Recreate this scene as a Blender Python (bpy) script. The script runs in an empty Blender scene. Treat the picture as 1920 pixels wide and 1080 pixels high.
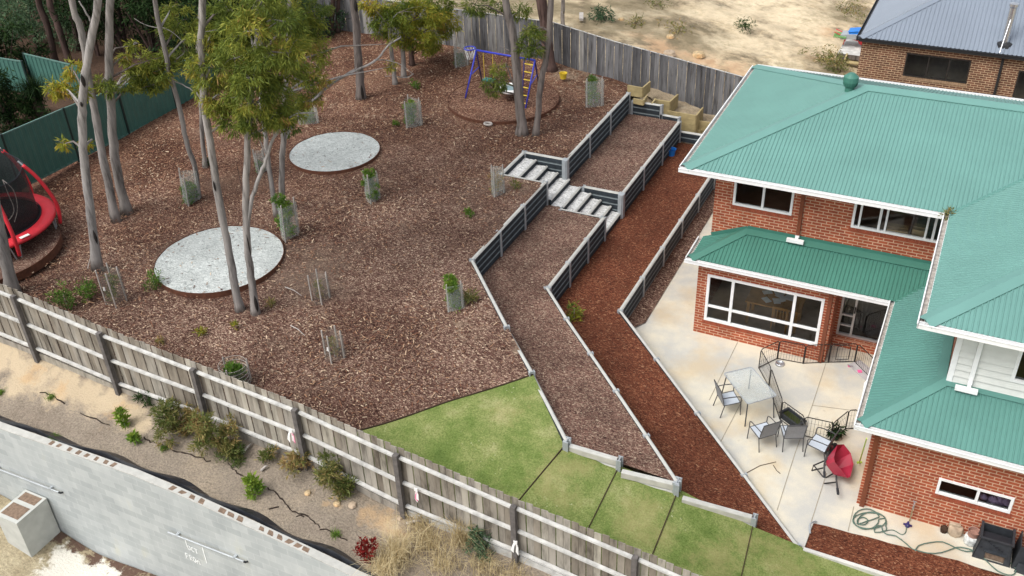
import bpy, bmesh, math, random
import numpy as np
from mathutils import Vector, Matrix, geometry
random.seed(7)
rng = np.random.default_rng(7)
S = bpy.context.scene
COL = S.collection
# ------------------------------------------------------------------ camera
CF = 1855.966
CP, CR, CY = 0.5926936, -0.0416711, -0.4719355
CC = np.array([-10.6379, -22.9331, 16.7828])
def cam_rows():
    cy, sy = math.cos(CY), math.sin(CY)
    fw = np.array([sy*math.cos(CP), cy*math.cos(CP), -math.sin(CP)])
    rt = np.array([cy, -sy, 0.0]); up = np.cross(rt, fw)
    c, s = math.cos(CR), math.sin(CR)
    return np.array([rt*c+up*s, -rt*s+up*c, fw])
RM = cam_rows()
cam = bpy.data.cameras.new('camera')
cam.sensor_width = 36.0; cam.lens = 36.0*CF/1920.0; cam.clip_start = 0.1; cam.clip_end = 2000
camo = bpy.data.objects.new('camera', cam); COL.objects.link(camo)
mw = Matrix(((RM[0][0], RM[1][0], -RM[2][0], CC[0]), (RM[0][1], RM[1][1], -RM[2][1], CC[1]),
             (RM[0][2], RM[1][2], -RM[2][2], CC[2]), (0, 0, 0, 1)))
camo.matrix_world = mw
S.camera = camo
# ------------------------------------------------------------------ sky and sun (bright overcast)
SUN_EL, SUN_AZ = math.radians(56), math.radians(-150)      # azimuth from +Y, towards -X
W = bpy.data.worlds.new('World'); S.world = W; W.use_nodes = True
nt = W.node_tree; nt.nodes.clear()
wo = nt.nodes.new('ShaderNodeOutputWorld'); bg = nt.nodes.new('ShaderNodeBackground')
sky = nt.nodes.new('ShaderNodeTexSky'); sky.sky_type = 'NISHITA'; sky.sun_disc = False
sky.sun_elevation = SUN_EL; sky.sun_rotation = SUN_AZ
sky.air_density = 1.0; sky.dust_density = 4.0; sky.ozone_density = 1.0
hs = nt.nodes.new('ShaderNodeHueSaturation'); hs.inputs['Saturation'].default_value = 0.3
nt.links.new(sky.outputs[0], hs.inputs['Color']); nt.links.new(hs.outputs[0], bg.inputs[0])
nt.links.new(bg.outputs[0], wo.inputs[0]); bg.inputs[1].default_value = 0.15
sd = bpy.data.lights.new('sun', 'SUN'); sd.energy = 1.3; sd.angle = math.radians(30); sd.color = (1, .965, .91)
so = bpy.data.objects.new('sun', sd); COL.objects.link(so)
sdir = Vector((math.sin(SUN_AZ)*math.cos(SUN_EL), math.cos(SUN_AZ)*math.cos(SUN_EL), math.sin(SUN_EL)))
so.rotation_euler = sdir.to_track_quat('Z', 'Y').to_euler(); so.location = (0, 0, 40)
S.view_settings.view_transform = 'Standard'; S.view_settings.look = 'None'
S.view_settings.exposure = 0.58; S.view_settings.gamma = 1
# ------------------------------------------------------------------ survey helpers: sight a photo point on a level, plane or surface
def ray(u, v): return RM.T @ np.array([(u-960)/CF, -(v-540)/CF, 1.0])
def at(u, v, z):
    d = ray(u, v); p = CC + d*(z-CC[2])/d[2]; return Vector(p)
def on(u, v, n, d):
    r = ray(u, v); n = np.array(n, float); return Vector(CC + r*(d-n@CC)/(n@r))
def onY(u, v, y): return on(u, v, (0, 1, 0), y)
def onX(u, v, x): return on(u, v, (1, 0, 0), x)
def atg(u, v, zf, z0=2.0):
    z = z0
    for _ in range(12):
        p = at(u, v, z); z = zf(p.x, p.y)
    return at(u, v, z)
def pxm(p):   # photo pixels per metre at a point
    return CF/float(RM[2] @ (np.array(p)-CC))
# ------------------------------------------------------------------ materials
def new_mat(name):
    m = bpy.data.materials.new(name); m.use_nodes = True
    t = m.node_tree; t.nodes.clear()
    o = t.nodes.new('ShaderNodeOutputMaterial'); b = t.nodes.new('ShaderNodeBsdfPrincipled')
    t.links.new(b.outputs[0], o.inputs[0]); return m, t, b
def N(t, k, **kw):
    n = t.nodes.new('ShaderNode'+k)
    for a, v in kw.items():
        if a.startswith('i_'):
            key = a[2:]; key = int(key) if key.isdigit() else key.replace('_', ' ')
            n.inputs[key].default_value = v
        else: setattr(n, a, v)
    return n
def ramp(t, stops, interp='LINEAR'):
    r = t.nodes.new('ShaderNodeValToRGB'); e = r.color_ramp; e.interpolation = interp
    while len(e.elements) < len(stops): e.elements.new(0.5)
    for i, (p, c) in enumerate(stops):
        e.elements[i].position = p; e.elements[i].color = (*c, 1) if len(c) == 3 else c
    return r
def mixc(t, fac, a, b, mode='MIX'):
    m = t.nodes.new('ShaderNodeMix'); m.data_type = 'RGBA'; m.blend_type = mode
    for s, k in ((fac, 0), (a, 6), (b, 7)):
        if hasattr(s, 'is_linked') or hasattr(s, 'links'): t.links.new(s, m.inputs[k])
        elif k == 0: m.inputs[0].default_value = s
        else: m.inputs[k].default_value = (*s, 1)
    return m.outputs[2]
def coords(t, kind='Object', scale=(1, 1, 1), rot=(0, 0, 0)):
    c = t.nodes.new('ShaderNodeTexCoord'); m = t.nodes.new('ShaderNodeMapping')
    m.inputs['Scale'].default_value = scale; m.inputs['Rotation'].default_value = rot
    t.links.new(c.outputs[kind], m.inputs[0]); return m.outputs[0]
def noise(t, co, scale, detail=4, rough=.55):
    n = N(t, 'TexNoise'); n.inputs['Scale'].default_value = scale; n.inputs['Detail'].default_value = detail
    n.inputs['Roughness'].default_value = rough; t.links.new(co, n.inputs['Vector']); return n.outputs['Fac']
def bump(t, b, h, strength=.5, dist=.02):
    n = N(t, 'Bump'); n.inputs['Strength'].default_value = strength; n.inputs['Distance'].default_value = dist
    t.links.new(h, n.inputs['Height']); t.links.new(n.outputs[0], b.inputs['Normal'])
def simple(name, col, rough=.6, metal=0, var=.15, scale=6, spec=.4, bmp=0):
    m, t, b = new_mat(name); co = coords(t)
    n = noise(t, co, scale, 5)
    r = ramp(t, [(.3, tuple(c*(1-var) for c in col)), (.7, tuple(min(1, c*(1+var)) for c in col))])
    t.links.new(n, r.inputs[0]); t.links.new(r.outputs[0], b.inputs['Base Color'])
    b.inputs['Roughness'].default_value = rough; b.inputs['Metallic'].default_value = metal
    b.inputs['Specular IOR Level'].default_value = spec
    if bmp: bump(t, b, n, bmp)
    return m
def tinted(name, stops, rough=.8, streak=None, spec=.25, bmp=0):
    """colour picked per board / leaf / chip from the mesh's own 'tint' number"""
    m, t, b = new_mat(name)
    a = N(t, 'Attribute', attribute_name='tint'); r = ramp(t, stops); t.links.new(a.outputs['Fac'], r.inputs[0])
    out = r.outputs[0]
    if streak:
        n = noise(t, coords(t, scale=streak), 1.0, 6, .65)
        rr = ramp(t, [(.34, (.42, .41, .40)), (.47, (.95, .95, .95)), (.62, (1.28, 1.28, 1.28))]); t.links.new(n, rr.inputs[0])
        out = mixc(t, 1.0, out, rr.outputs[0], 'MULTIPLY')
        if bmp: bump(t, b, n, bmp)
    t.links.new(out, b.inputs['Base Color']); b.inputs['Roughness'].default_value = rough
    b.inputs['Specular IOR Level'].default_value = spec
    return m
def leafmat(name, stops, trans=.25, spec=.2):
    m = tinted(name, stops, .6, spec=spec); t = m.node_tree
    b = [n for n in t.nodes if n.type == 'BSDF_PRINCIPLED'][0]; o = [n for n in t.nodes if n.type == 'OUTPUT_MATERIAL'][0]
    tr = N(t, 'BsdfTranslucent'); mx = N(t, 'MixShader'); mx.inputs[0].default_value = trans
    src = b.inputs['Base Color'].links[0].from_socket
    t.links.new(src, tr.inputs[0]); t.links.new(b.outputs[0], mx.inputs[1]); t.links.new(tr.outputs[0], mx.inputs[2])
    t.links.new(mx.outputs[0], o.inputs[0]); return m
def chips(name, stops, scale=20, patch=((.75,)*3, (1.2,)*3), patch_scale=.5, pale=None, palef=.0):
    """bark chips: two layers of stretched cells at different angles"""
    m, t, b = new_mat(name)
    outs = []; hs_ = []
    for k, rz in enumerate((.5, 2.1, -.6)):
        co = coords(t, scale=(1, 2.3, 1), rot=(0, 0, rz))
        nz = N(t, 'TexNoise'); nz.inputs['Scale'].default_value = 9+3*k; nz.inputs['Detail'].default_value = 2
        t.links.new(co, nz.inputs['Vector'])
        ad = N(t, 'VectorMath', operation='MULTIPLY_ADD'); t.links.new(nz.outputs['Color'], ad.inputs[0])
        ad.inputs[1].default_value = (.14,)*3; t.links.new(co, ad.inputs[2])
        v = N(t, 'TexVoronoi'); v.inputs['Scale'].default_value = scale*(1, .82, .6)[k]; v.voronoi_dimensions = '2D'
        t.links.new(ad.outputs[0], v.inputs['Vector'])
        sep = N(t, 'SeparateColor'); t.links.new(v.outputs['Color'], sep.inputs[0])
        r = ramp(t, stops); t.links.new(sep.outputs[0], r.inputs[0]); outs.append(r.outputs[0]); hs_.append(sep.outputs[1])
    co = coords(t)
    sel = ramp(t, [(.45, (0, 0, 0)), (.55, (1, 1, 1))]); t.links.new(noise(t, co, 16, 3), sel.inputs[0])
    c = mixc(t, sel.outputs[0], outs[0], outs[1])
    sel2 = ramp(t, [(.5, (0, 0, 0)), (.58, (1, 1, 1))]); t.links.new(noise(t, co, 10, 3), sel2.inputs[0])
    c = mixc(t, sel2.outputs[0], c, outs[2])
    pr = ramp(t, [(.38, patch[0]), (.64, patch[1])]); t.links.new(noise(t, co, patch_scale, 6, .62), pr.inputs[0])
    c = mixc(t, 1.0, c, pr.outputs[0], 'MULTIPLY')
    if pale:
        p2 = ramp(t, [(.55, (0, 0, 0)), (.75, (palef,)*3)]); t.links.new(noise(t, co, .33, 5, .6), p2.inputs[0])
        c = mixc(t, p2.outputs[0], c, pale)
    t.links.new(c, b.inputs['Base Color']); b.inputs['Roughness'].default_value = .9; b.inputs['Specular IOR Level'].default_value = .15
    bump(t, b, hs_[0], .8, .03)
    return m
MULCH = chips('bark_mulch', [(0, (.030, .014, .010)), (.35, (.075, .038, .028)), (.6, (.135, .074, .055)), (.84, (.225, .15, .115)), (.96, (.50, .39, .28))], 33,
              ((.7, .62, .61), (1.42, 1.42, 1.44)), .4, (.17, .125, .095), .7)
BEDM = chips('grey_brown_mulch', [(0, (.046, .022, .018)), (.35, (.112, .058, .045)), (.6, (.185, .10, .076)), (.85, (.285, .185, .14)), (.97, (.48, .38, .28))], 36, patch_scale=.7)
REDM = chips('red_mulch', [(0, (.045, .013, .009)), (.4, (.115, .034, .018)), (.7, (.18, .06, .03)), (.94, (.26, .105, .055)), (1, (.42, .24, .14))], 32,
             ((.78,)*3, (1.12,)*3), .6)
GRAVEL = chips('grey_gravel', [(0, (.22, .24, .235)), (.1, (.36, .39, .38)), (.5, (.48, .51, .50)), (1, (.62, .65, .63))], 24, ((.88,)*3, (1.08,)*3), 1.2)
WHITEG = chips('white_gravel', [(0, (.22, .22, .21)), (.12, (.5, .5, .49)), (.5, (.70, .70, .69)), (1, (.83, .83, .81))], 22, ((.85,)*3, (1.05,)*3), 1.5)

def region(m, attr, col, k=2.4, sc=6, mode='MIX', lo=.25, hi=.75, mx=1.0):
    """lets a sheet's own per-point number bring in another ground colour with a ragged, noisy edge"""
    t = m.node_tree; b = [n for n in t.nodes if n.type == 'BSDF_PRINCIPLED'][0]; src = b.inputs['Base Color'].links[0].from_socket
    a = N(t, 'Attribute', attribute_name=attr); n = noise(t, coords(t), sc, 9, .72)
    su = N(t, 'Math', operation='SUBTRACT'); t.links.new(n, su.inputs[0]); su.inputs[1].default_value = .5
    ma = N(t, 'Math', operation='MULTIPLY_ADD'); t.links.new(su.outputs[0], ma.inputs[0]); ma.inputs[1].default_value = k; t.links.new(a.outputs['Fac'], ma.inputs[2])
    g = N(t, 'Math', operation='MULTIPLY'); g.use_clamp = True; g.inputs[1].default_value = 6; t.links.new(a.outputs['Fac'], g.inputs[0])
    r = ramp(t, [(lo, (0, 0, 0)), (hi, (mx,)*3)]); t.links.new(ma.outputs[0], r.inputs[0])
    f_ = mixc(t, 1, r.outputs[0], g.outputs[0], 'MULTIPLY')
    if mode == 'MULTIPLY':
        f = mixc(t, f_, (1, 1, 1), col); out = mixc(t, 1, src, f, 'MULTIPLY')
    else: out = mixc(t, f_, src, col)
    t.links.new(out, b.inputs['Base Color'])
def paint(o, attr, fn):
    a = o.data.attributes.new(attr, 'FLOAT', 'POINT'); a.data.foreach_set('value', [fn(v.co.x, v.co.y) for v in o.data.vertices]); return o
def grass_mat():
    m, t, b = new_mat('lawn_grass'); co = coords(t)
    r = ramp(t, [(.25, (.07, .115, .026)), (.42, (.125, .175, .045)), (.55, (.19, .225, .075)), (.7, (.30, .30, .14))])
    n1 = noise(t, co, 1.1, 8, .68); t.links.new(n1, r.inputs[0])
    f = noise(t, coords(t, scale=(1, 1, 1)), 28, 3, .7)
    fr = ramp(t, [(.3, (.62, .65, .55)), (.7, (1.4, 1.35, 1.5))]); t.links.new(f, fr.inputs[0])
    c = mixc(t, 1, r.outputs[0], fr.outputs[0], 'MULTIPLY')
    sp = ramp(t, [(.68, (0, 0, 0)), (.74, (.7, .7, .7))]); t.links.new(noise(t, co, 13, 2, .5), sp.inputs[0])
    pm = ramp(t, [(.5, (0, 0, 0)), (.62, (1, 1, 1))]); t.links.new(noise(t, co, .9, 3), pm.inputs[0])
    sm = mixc(t, 1, sp.outputs[0], pm.outputs[0], 'MULTIPLY')
    c = mixc(t, sm, c, (.42, .42, .28))
    t.links.new(c, b.inputs['Base Color']); b.inputs['Roughness'].default_value = .9; b.inputs['Specular IOR Level'].default_value = .1
    bump(t, b, f, .6, .03); return m
GRASS = grass_mat()
def concrete_mat(name, lo, hi, stain, ss=.5, sf=.5):
    m, t, b = new_mat(name); co = coords(t)
    r = ramp(t, [(.40, lo), (.60, hi)]); n = noise(t, co, .8, 8, .6); t.links.new(n, r.inputs[0])
    s = ramp(t, [(.5, (0, 0, 0)), (.66, (sf,)*3)]); t.links.new(noise(t, co, ss, 5, .6), s.inputs[0])
    c = mixc(t, s.outputs[0], r.outputs[0], stain)
    s2 = ramp(t, [(.64, (0, 0, 0)), (.76, (.6,)*3)]); t.links.new(noise(t, co, 3.2, 7, .7), s2.inputs[0])
    c = mixc(t, s2.outputs[0], c, (.25, .2, .15))
    f = noise(t, co, 60, 2); fr = ramp(t, [(.3, (.9,)*3), (.7, (1.08,)*3)]); t.links.new(f, fr.inputs[0])
    c = mixc(t, 1, c, fr.outputs[0], 'MULTIPLY')
    t.links.new(c, b.inputs['Base Color']); b.inputs['Roughness'].default_value = .75; bump(t, b, f, .15, .01); return m
PATIO = concrete_mat('patio_concrete', (.46, .455, .42), (.62, .575, .46), (.52, .40, .235), .55, .6)
KERB = concrete_mat('edge_concrete', (.5, .5, .47), (.62, .61, .57), (.45, .43, .38), 2)
CREAMC = concrete_mat('pale_slab', (.62, .58, .48), (.78, .75, .66), (.5, .43, .3), 1.2)
def soil_mat(name, cols, sc=.5, fine=18):
    m, t, b = new_mat(name); co = coords(t)
    n = noise(t, co, sc, 10, .66); r = ramp(t, [(p, c) for p, c in cols]); t.links.new(n, r.inputs[0])
    f = noise(t, co, fine, 5, .7); fr = ramp(t, [(.28, (.55,)*3), (.72, (1.35,)*3)]); t.links.new(f, fr.inputs[0])
    c = mixc(t, 1, r.outputs[0], fr.outputs[0], 'MULTIPLY')
    t.links.new(c, b.inputs['Base Color']); b.inputs['Roughness'].default_value = .95; b.inputs['Specular IOR Level'].default_value = .1
    bump(t, b, f, .8, .05); return m
HILLM = soil_mat('bare_hill_soil', [(.3, (.13, .11, .075)), (.42, (.27, .215, .14)), (.5, (.50, .40, .26)), (.58, (.62, .52, .36)), (.66, (.40, .33, .21)), (.74, (.62, .54, .40))], .55, 3.2)
STRIPM = soil_mat('fence_strip_soil', [(.25, (.20, .16, .125)), (.5, (.28, .235, .185)), (.68, (.33, .27, .2)), (.8, (.30, .22, .14))], .6, 22)
ORANGEM = soil_mat('orange_clay', [(.3, (.38, .27, .16)), (.5, (.56, .43, .26)), (.65, (.6, .36, .17)), (.8, (.62, .52, .36))], 1.2, 8)
DARKM = soil_mat('dark_litter', [(.3, (.035, .022, .016)), (.6, (.09, .055, .038)), (.8, (.13, .09, .055))], .8, 14)  # dark brown undergrowth litter, also used for a dark lump
TERRM = soil_mat('terrace_soil', [(.3, (.22, .17, .11)), (.55, (.36, .29, .2)), (.75, (.45, .38, .28))], 2, 20)
LOWM = soil_mat('excavated_soil', [(.3, (.20, .16, .10)), (.5, (.38, .32, .21)), (.7, (.52, .45, .31))], .8, 16)

region(STRIPM, 'clay', (.50, .405, .28), 2.4, 2.2); region(STRIPM, 'clay2', (.52, .35, .19), 3.0, 3.5, lo=.35, hi=.95, mx=.6)
region(MULCH, 'red', (1.0, .84, .74), 1.5, 1.2, 'MULTIPLY', .2, .9); region(MULCH, 'dirt', (.34, .265, .19), 3.2, 5, lo=.3, hi=.95, mx=.7)
region(HILLM, 'clay', (.50, .31, .18), 3, 1.1, lo=.3, hi=.9, mx=.7); region(HILLM, 'grass', (.17, .14, .085), 3.4, 1.6, lo=.3, hi=.9, mx=.75); region(HILLM, 'pale', (.68, .57, .40), 3, 1.0, lo=.3, hi=1, mx=.65)
region(GRASS, 'worn', (.30, .265, .12), 3.0, 2.6, lo=.35, hi=1.2, mx=.5)
region(LOWM, 'pale', (.72, .69, .61), 2.0, 2.0, lo=.35, hi=.55); region(LOWM, 'heap', (.125, .08, .06), 2.4, 6, lo=.35, hi=.6)
def brick_mat(name, c1, c2, mort, w=.23, h=.086, stain=None):
    m, t, b = new_mat(name)
    uv = N(t, 'UVMap'); br = N(t, 'TexBrick'); t.links.new(uv.outputs[0], br.inputs['Vector'])
    br.inputs['Scale'].default_value = 1; br.inputs['Brick Width'].default_value = w+.01; br.inputs['Row Height'].default_value = h
    br.inputs['Mortar Size'].default_value = .0115; br.inputs['Mortar Smooth'].default_value = .1; br.inputs['Bias'].default_value = -.1
    br.inputs['Color1'].default_value = (*c1, 1); br.inputs['Color2'].default_value = (*c2, 1); br.inputs['Mortar'].default_value = (*mort, 1)
    n = noise(t, coords(t), 2.5, 6, .6); r = ramp(t, [(.3, (.78,)*3), (.7, (1.2,)*3)]); t.links.new(n, r.inputs[0])
    c = mixc(t, 1, br.outputs['Color'], r.outputs[0], 'MULTIPLY')
    t.links.new(c, b.inputs['Base Color']); b.inputs['Roughness'].default_value = .85; b.inputs['Specular IOR Level'].default_value = .2
    bump(t, b, br.outputs['Fac'], .4, -.008); return m
BRICK = brick_mat('red_brick', (.36, .09, .042), (.27, .062, .034), (.54, .34, .23))
BRICK2 = brick_mat('brown_brick', (.155, .068, .043), (.085, .042, .03), (.42, .31, .2))
def block_mat():
    m, t, b = new_mat('grey_block'); uv = N(t, 'UVMap'); br = N(t, 'TexBrick'); t.links.new(uv.outputs[0], br.inputs['Vector'])
    br.inputs['Scale'].default_value = 1; br.inputs['Brick Width'].default_value = .4; br.inputs['Row Height'].default_value = .2
    br.inputs['Mortar Size'].default_value = .006; br.inputs['Mortar Smooth'].default_value = .4
    br.inputs['Color1'].default_value = (.36, .39, .395, 1); br.inputs['Color2'].default_value = (.45, .48, .48, 1); br.inputs['Mortar'].default_value = (.5, .52, .52, 1)
    n = noise(t, coords(t, scale=(1, 1, .45)), 1.6, 6, .6); r = ramp(t, [(.35, (.86, .87, .88)), (.6, (1.03,)*3), (.72, (1.06, 1.03, .93))]); t.links.new(n, r.inputs[0])
    c = mixc(t, 1, br.outputs['Color'], r.outputs[0], 'MULTIPLY')
    t.links.new(c, b.inputs['Base Color']); b.inputs['Roughness'].default_value = .85; return m
BLOCK = block_mat()
ROOFT = simple('lit_teal_steel', (.125, .268, .24), .45, 0, .06, .9, .4)  # lit copy of the roof steel; sky brightness is in the colour
ROOFG = simple('shaded_deep_green_steel', (.05, .17, .13), .45, 0, .08, 1.1, .4)  # shaded copy of the roof steel, darkened for shade below the upper wall
ROOFM = simple('half_shaded_green_steel', (.09, .225, .195), .45, 0, .08, 1.0, .4)  # in-between copy of the roof steel, partial shade put into the colour
ROOFGREY = simple('blue_grey_steel', (.20, .235, .285), .4, 0, .05, .7, .5)
WHITE = simple('white_paint', (.78, .79, .79), .45, 0, .05)
GUTTERD = simple('gutter_silt', (.34, .31, .28), .9, 0, .4, 12)
BROWNP = simple('brown_downpipe', (.17, .05, .024), .4, 0, .12, 3)
BLACKG = simple('black_gutter', (.02, .021, .023), .4, 0, .1)
CHARC = simple('charcoal_sleeper', (.028, .036, .044), .8, 0, .35, 5, .3)
SLEEPTOP = simple('pale_concrete_cap', (.46, .46, .43), .8, 0, .12, 6)
SLEEPEDGE = simple('sleeper_bevel', (.16, .19, .20), .8, 0, .2, 6)
PALECON = simple('pale_concrete_sleeper', (.50, .48, .43), .8, 0, .15, 4)
GALV = simple('galvanised_steel', (.40, .43, .45), .5, .3, .12, 5)
PALING = tinted('weathered_paling', [(0, (.175, .15, .12)), (.35, (.225, .20, .165)), (.7, (.275, .253, .22)), (1, (.32, .295, .245))], .9, (5, 5, 1.0), bmp=.3)
PALING2 = tinted('grey_paling', [(0, (.085, .085, .09)), (.5, (.14, .14, .145)), (.85, (.19, .19, .195)), (1, (.30, .29, .27))], .9, (9, 9, .9), bmp=.3)
RAIL = simple('pale_rail', (.52, .52, .50), .85, 0, .25, 5)
POSTM = simple('grey_hardwood_post', (.115, .105, .10), .9, 0, .3, 8)
PINE = simple('treated_pine', (.40, .32, .16), .8, 0, .2, 4)
GREENFENCE = simple('green_sheet_steel', (.058, .15, .125), .45, 0, .1, 2)
GREENDK = simple('dark_green_steel', (.012, .028, .025), .5, 0, .1, 2)
GREENCAP = simple('fence_cap_steel', (.10, .19, .165), .45, 0, .1, 2)
RUST = simple('rusted_edging', (.115, .045, .025), .85, 0, .3, 9)
EDGED = simple('weathered_edging', (.05, .03, .018), .9, 0, .3, 9)
BARK = tinted('gum_bark', [(0, (.15, .125, .11)), (.5, (.24, .22, .205)), (1, (.32, .305, .295))], .9, (8, 8, 1.1), bmp=.8)
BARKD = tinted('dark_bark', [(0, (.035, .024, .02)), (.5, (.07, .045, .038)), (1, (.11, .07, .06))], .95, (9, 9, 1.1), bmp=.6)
BARKM = tinted('stringy_bark', [(0, (.06, .048, .042)), (.5, (.13, .11, .10)), (1, (.21, .185, .17))], .95, (9, 9, 1.1), bmp=.6)
SCAR = simple('bark_scar', (.02, .016, .014), .95)
LEAF = leafmat('acacia_leaf', [(0, (.06, .095, .02)), (.35, (.135, .18, .032)), (.65, (.24, .27, .045)), (.88, (.36, .33, .055)), (1, (.33, .2, .07))], .35)
LEAFY = leafmat('yellow_green_leaf', [(0, (.06, .10, .02)), (.4, (.15, .20, .028)), (.72, (.28, .29, .035)), (.9, (.42, .36, .045)), (1, (.40, .26, .05))], .35)
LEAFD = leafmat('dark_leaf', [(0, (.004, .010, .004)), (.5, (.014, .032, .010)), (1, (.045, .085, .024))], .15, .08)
LEAFB = leafmat('blue_green_leaf', [(0, (.03, .06, .03)), (.5, (.07, .13, .065)), (1, (.15, .21, .11))], .3)
LEAFG = leafmat('fresh_green_leaf', [(0, (.06, .13, .025)), (.5, (.13, .24, .035)), (1, (.26, .36, .05))], .35)
LEAFR = leafmat('crimson_leaf', [(0, (.09, .006, .006)), (1, (.26, .02, .016))])
LEAFH = leafmat('olive_weed', [(0, (.06, .10, .02)), (.5, (.15, .17, .05)), (.8, (.30, .25, .09)), (1, (.38, .25, .11))], .3)
STRAW = leafmat('dry_grass', [(0, (.26, .19, .09)), (.5, (.50, .40, .22)), (1, (.72, .62, .40))], .35)
def glass_mat(name, tint, refl=.12, rough=.02):
    m = bpy.data.materials.new(name); m.use_nodes = True; t = m.node_tree; t.nodes.clear()
    o = t.nodes.new('ShaderNodeOutputMaterial'); a = N(t, 'BsdfTransparent'); a.inputs[0].default_value = (*tint, 1)
    g = N(t, 'BsdfGlossy'); g.inputs['Roughness'].default_value = rough; g.inputs[0].default_value = (1, 1, 1, 1)
    f = N(t, 'Fresnel'); f.inputs[0].default_value = 1.5
    ad = N(t, 'Math', operation='ADD'); ad.inputs[1].default_value = refl; ad.use_clamp = True; t.links.new(f.outputs[0], ad.inputs[0])
    x = N(t, 'MixShader'); t.links.new(ad.outputs[0], x.inputs[0]); t.links.new(a.outputs[0], x.inputs[1]); t.links.new(g.outputs[0], x.inputs[2])
    t.links.new(x.outputs[0], o.inputs[0]); return m
GLASS = glass_mat('window_glass', (.86, .9, .9), .0)
def mesh_mat(name, col, alpha, rough=.7, nsc=30):
    m, t, b = new_mat(name); b.inputs['Base Color'].default_value = (*col, 1); b.inputs['Roughness'].default_value = rough
    o = [n for n in t.nodes if n.type == 'OUTPUT_MATERIAL'][0]; tr = N(t, 'BsdfTransparent'); x = N(t, 'MixShader')
    n = noise(t, coords(t), nsc, 2); r = ramp(t, [(.35, (max(0, alpha-.12),)*3), (.65, (min(1, alpha+.12),)*3)]); t.links.new(n, r.inputs[0])
    t.links.new(r.outputs[0], x.inputs[0]); t.links.new(tr.outputs[0], x.inputs[1]); t.links.new(b.outputs[0], x.inputs[2]); t.links.new(x.outputs[0], o.inputs[0]); return m
SLEEVE = mesh_mat('tree_guard_sleeve', (.55, .60, .56), .28)
NET = mesh_mat('black_safety_net', (.012, .012, .014), .68)
WIREM = mesh_mat('wire_netting', (.30, .29, .26), .22)
TABLEG = mesh_mat('frosted_glass', (.5, .55, .55), .42, .12, 2)
BLACKM = simple('black_powder_coat', (.02, .018, .017), .5)
BLACKPL = simple('black_plastic', (.028, .032, .038), .55, 0, .3, 8)
GREYFR = simple('charcoal_tube', (.06, .06, .062), .45)
SLING = simple('grey_sling_fabric', (.48, .53, .59), .8, 0, .06, 30)
SLINGB = simple('charcoal_sling_back', (.27, .275, .285), .8, 0, .1, 30)
RED = simple('red_vinyl', (.62, .03, .045), .45, 0, .1, 3)
REDPL = simple('crimson_plastic', (.35, .022, .05), .4, 0, .12, 3)
MATB = simple('black_jump_mat', (.014, .016, .022), .8)
BLUE = simple('blue_paint', (.03, .045, .42), .4)
NAVY = simple('navy_paint', (.03, .02, .12), .4)
YELLOW = simple('yellow_plastic', (.65, .48, .04), .5)
BLUEPL = simple('blue_plastic', (.02, .2, .65), .4)
HOSEM = simple('green_hose', (.09, .15, .12), .55)
STEEL = simple('bright_steel', (.6, .62, .65), .25, .8, .05)
PINK = simple('pink_ribbon', (.75, .12, .3), .6)
INT_FLOOR = simple('timber_floor', (.34, .22, .14), .5, 0, .25, 3)
INT_WALL = simple('interior_wall', (.42, .38, .35), .9)
OAK = simple('honey_timber', (.40, .19, .05), .5, 0, .2, 5)
CARD = simple('cardboard', (.46, .33, .18), .85)
CLOTH = simple('lilac_cloth', (.45, .33, .5), .9, 0, .3, 9)
CREAM = simple('cream_weatherboard', (.62, .64, .61), .6, 0, .05)
MEMB = simple('black_membrane', (.02, .022, .028), .35, 0, .4, 6)
HOLE = simple('soil_filled_core', (.2, .14, .1), .95, 0, .35, 14)
CRACK = simple('soil_crack', (.03, .02, .015), 1)
STONE = simple('pale_stone', (.42, .33, .24), .85, 0, .3, 6, .3, .4)
CHALK = simple('white_chalk', (.82, .85, .85), .9)
STICK = simple('dead_wood', (.40, .37, .34), .9, 0, .2, 9)
TAG = simple('white_tag', (.8, .8, .78), .5)
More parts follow.
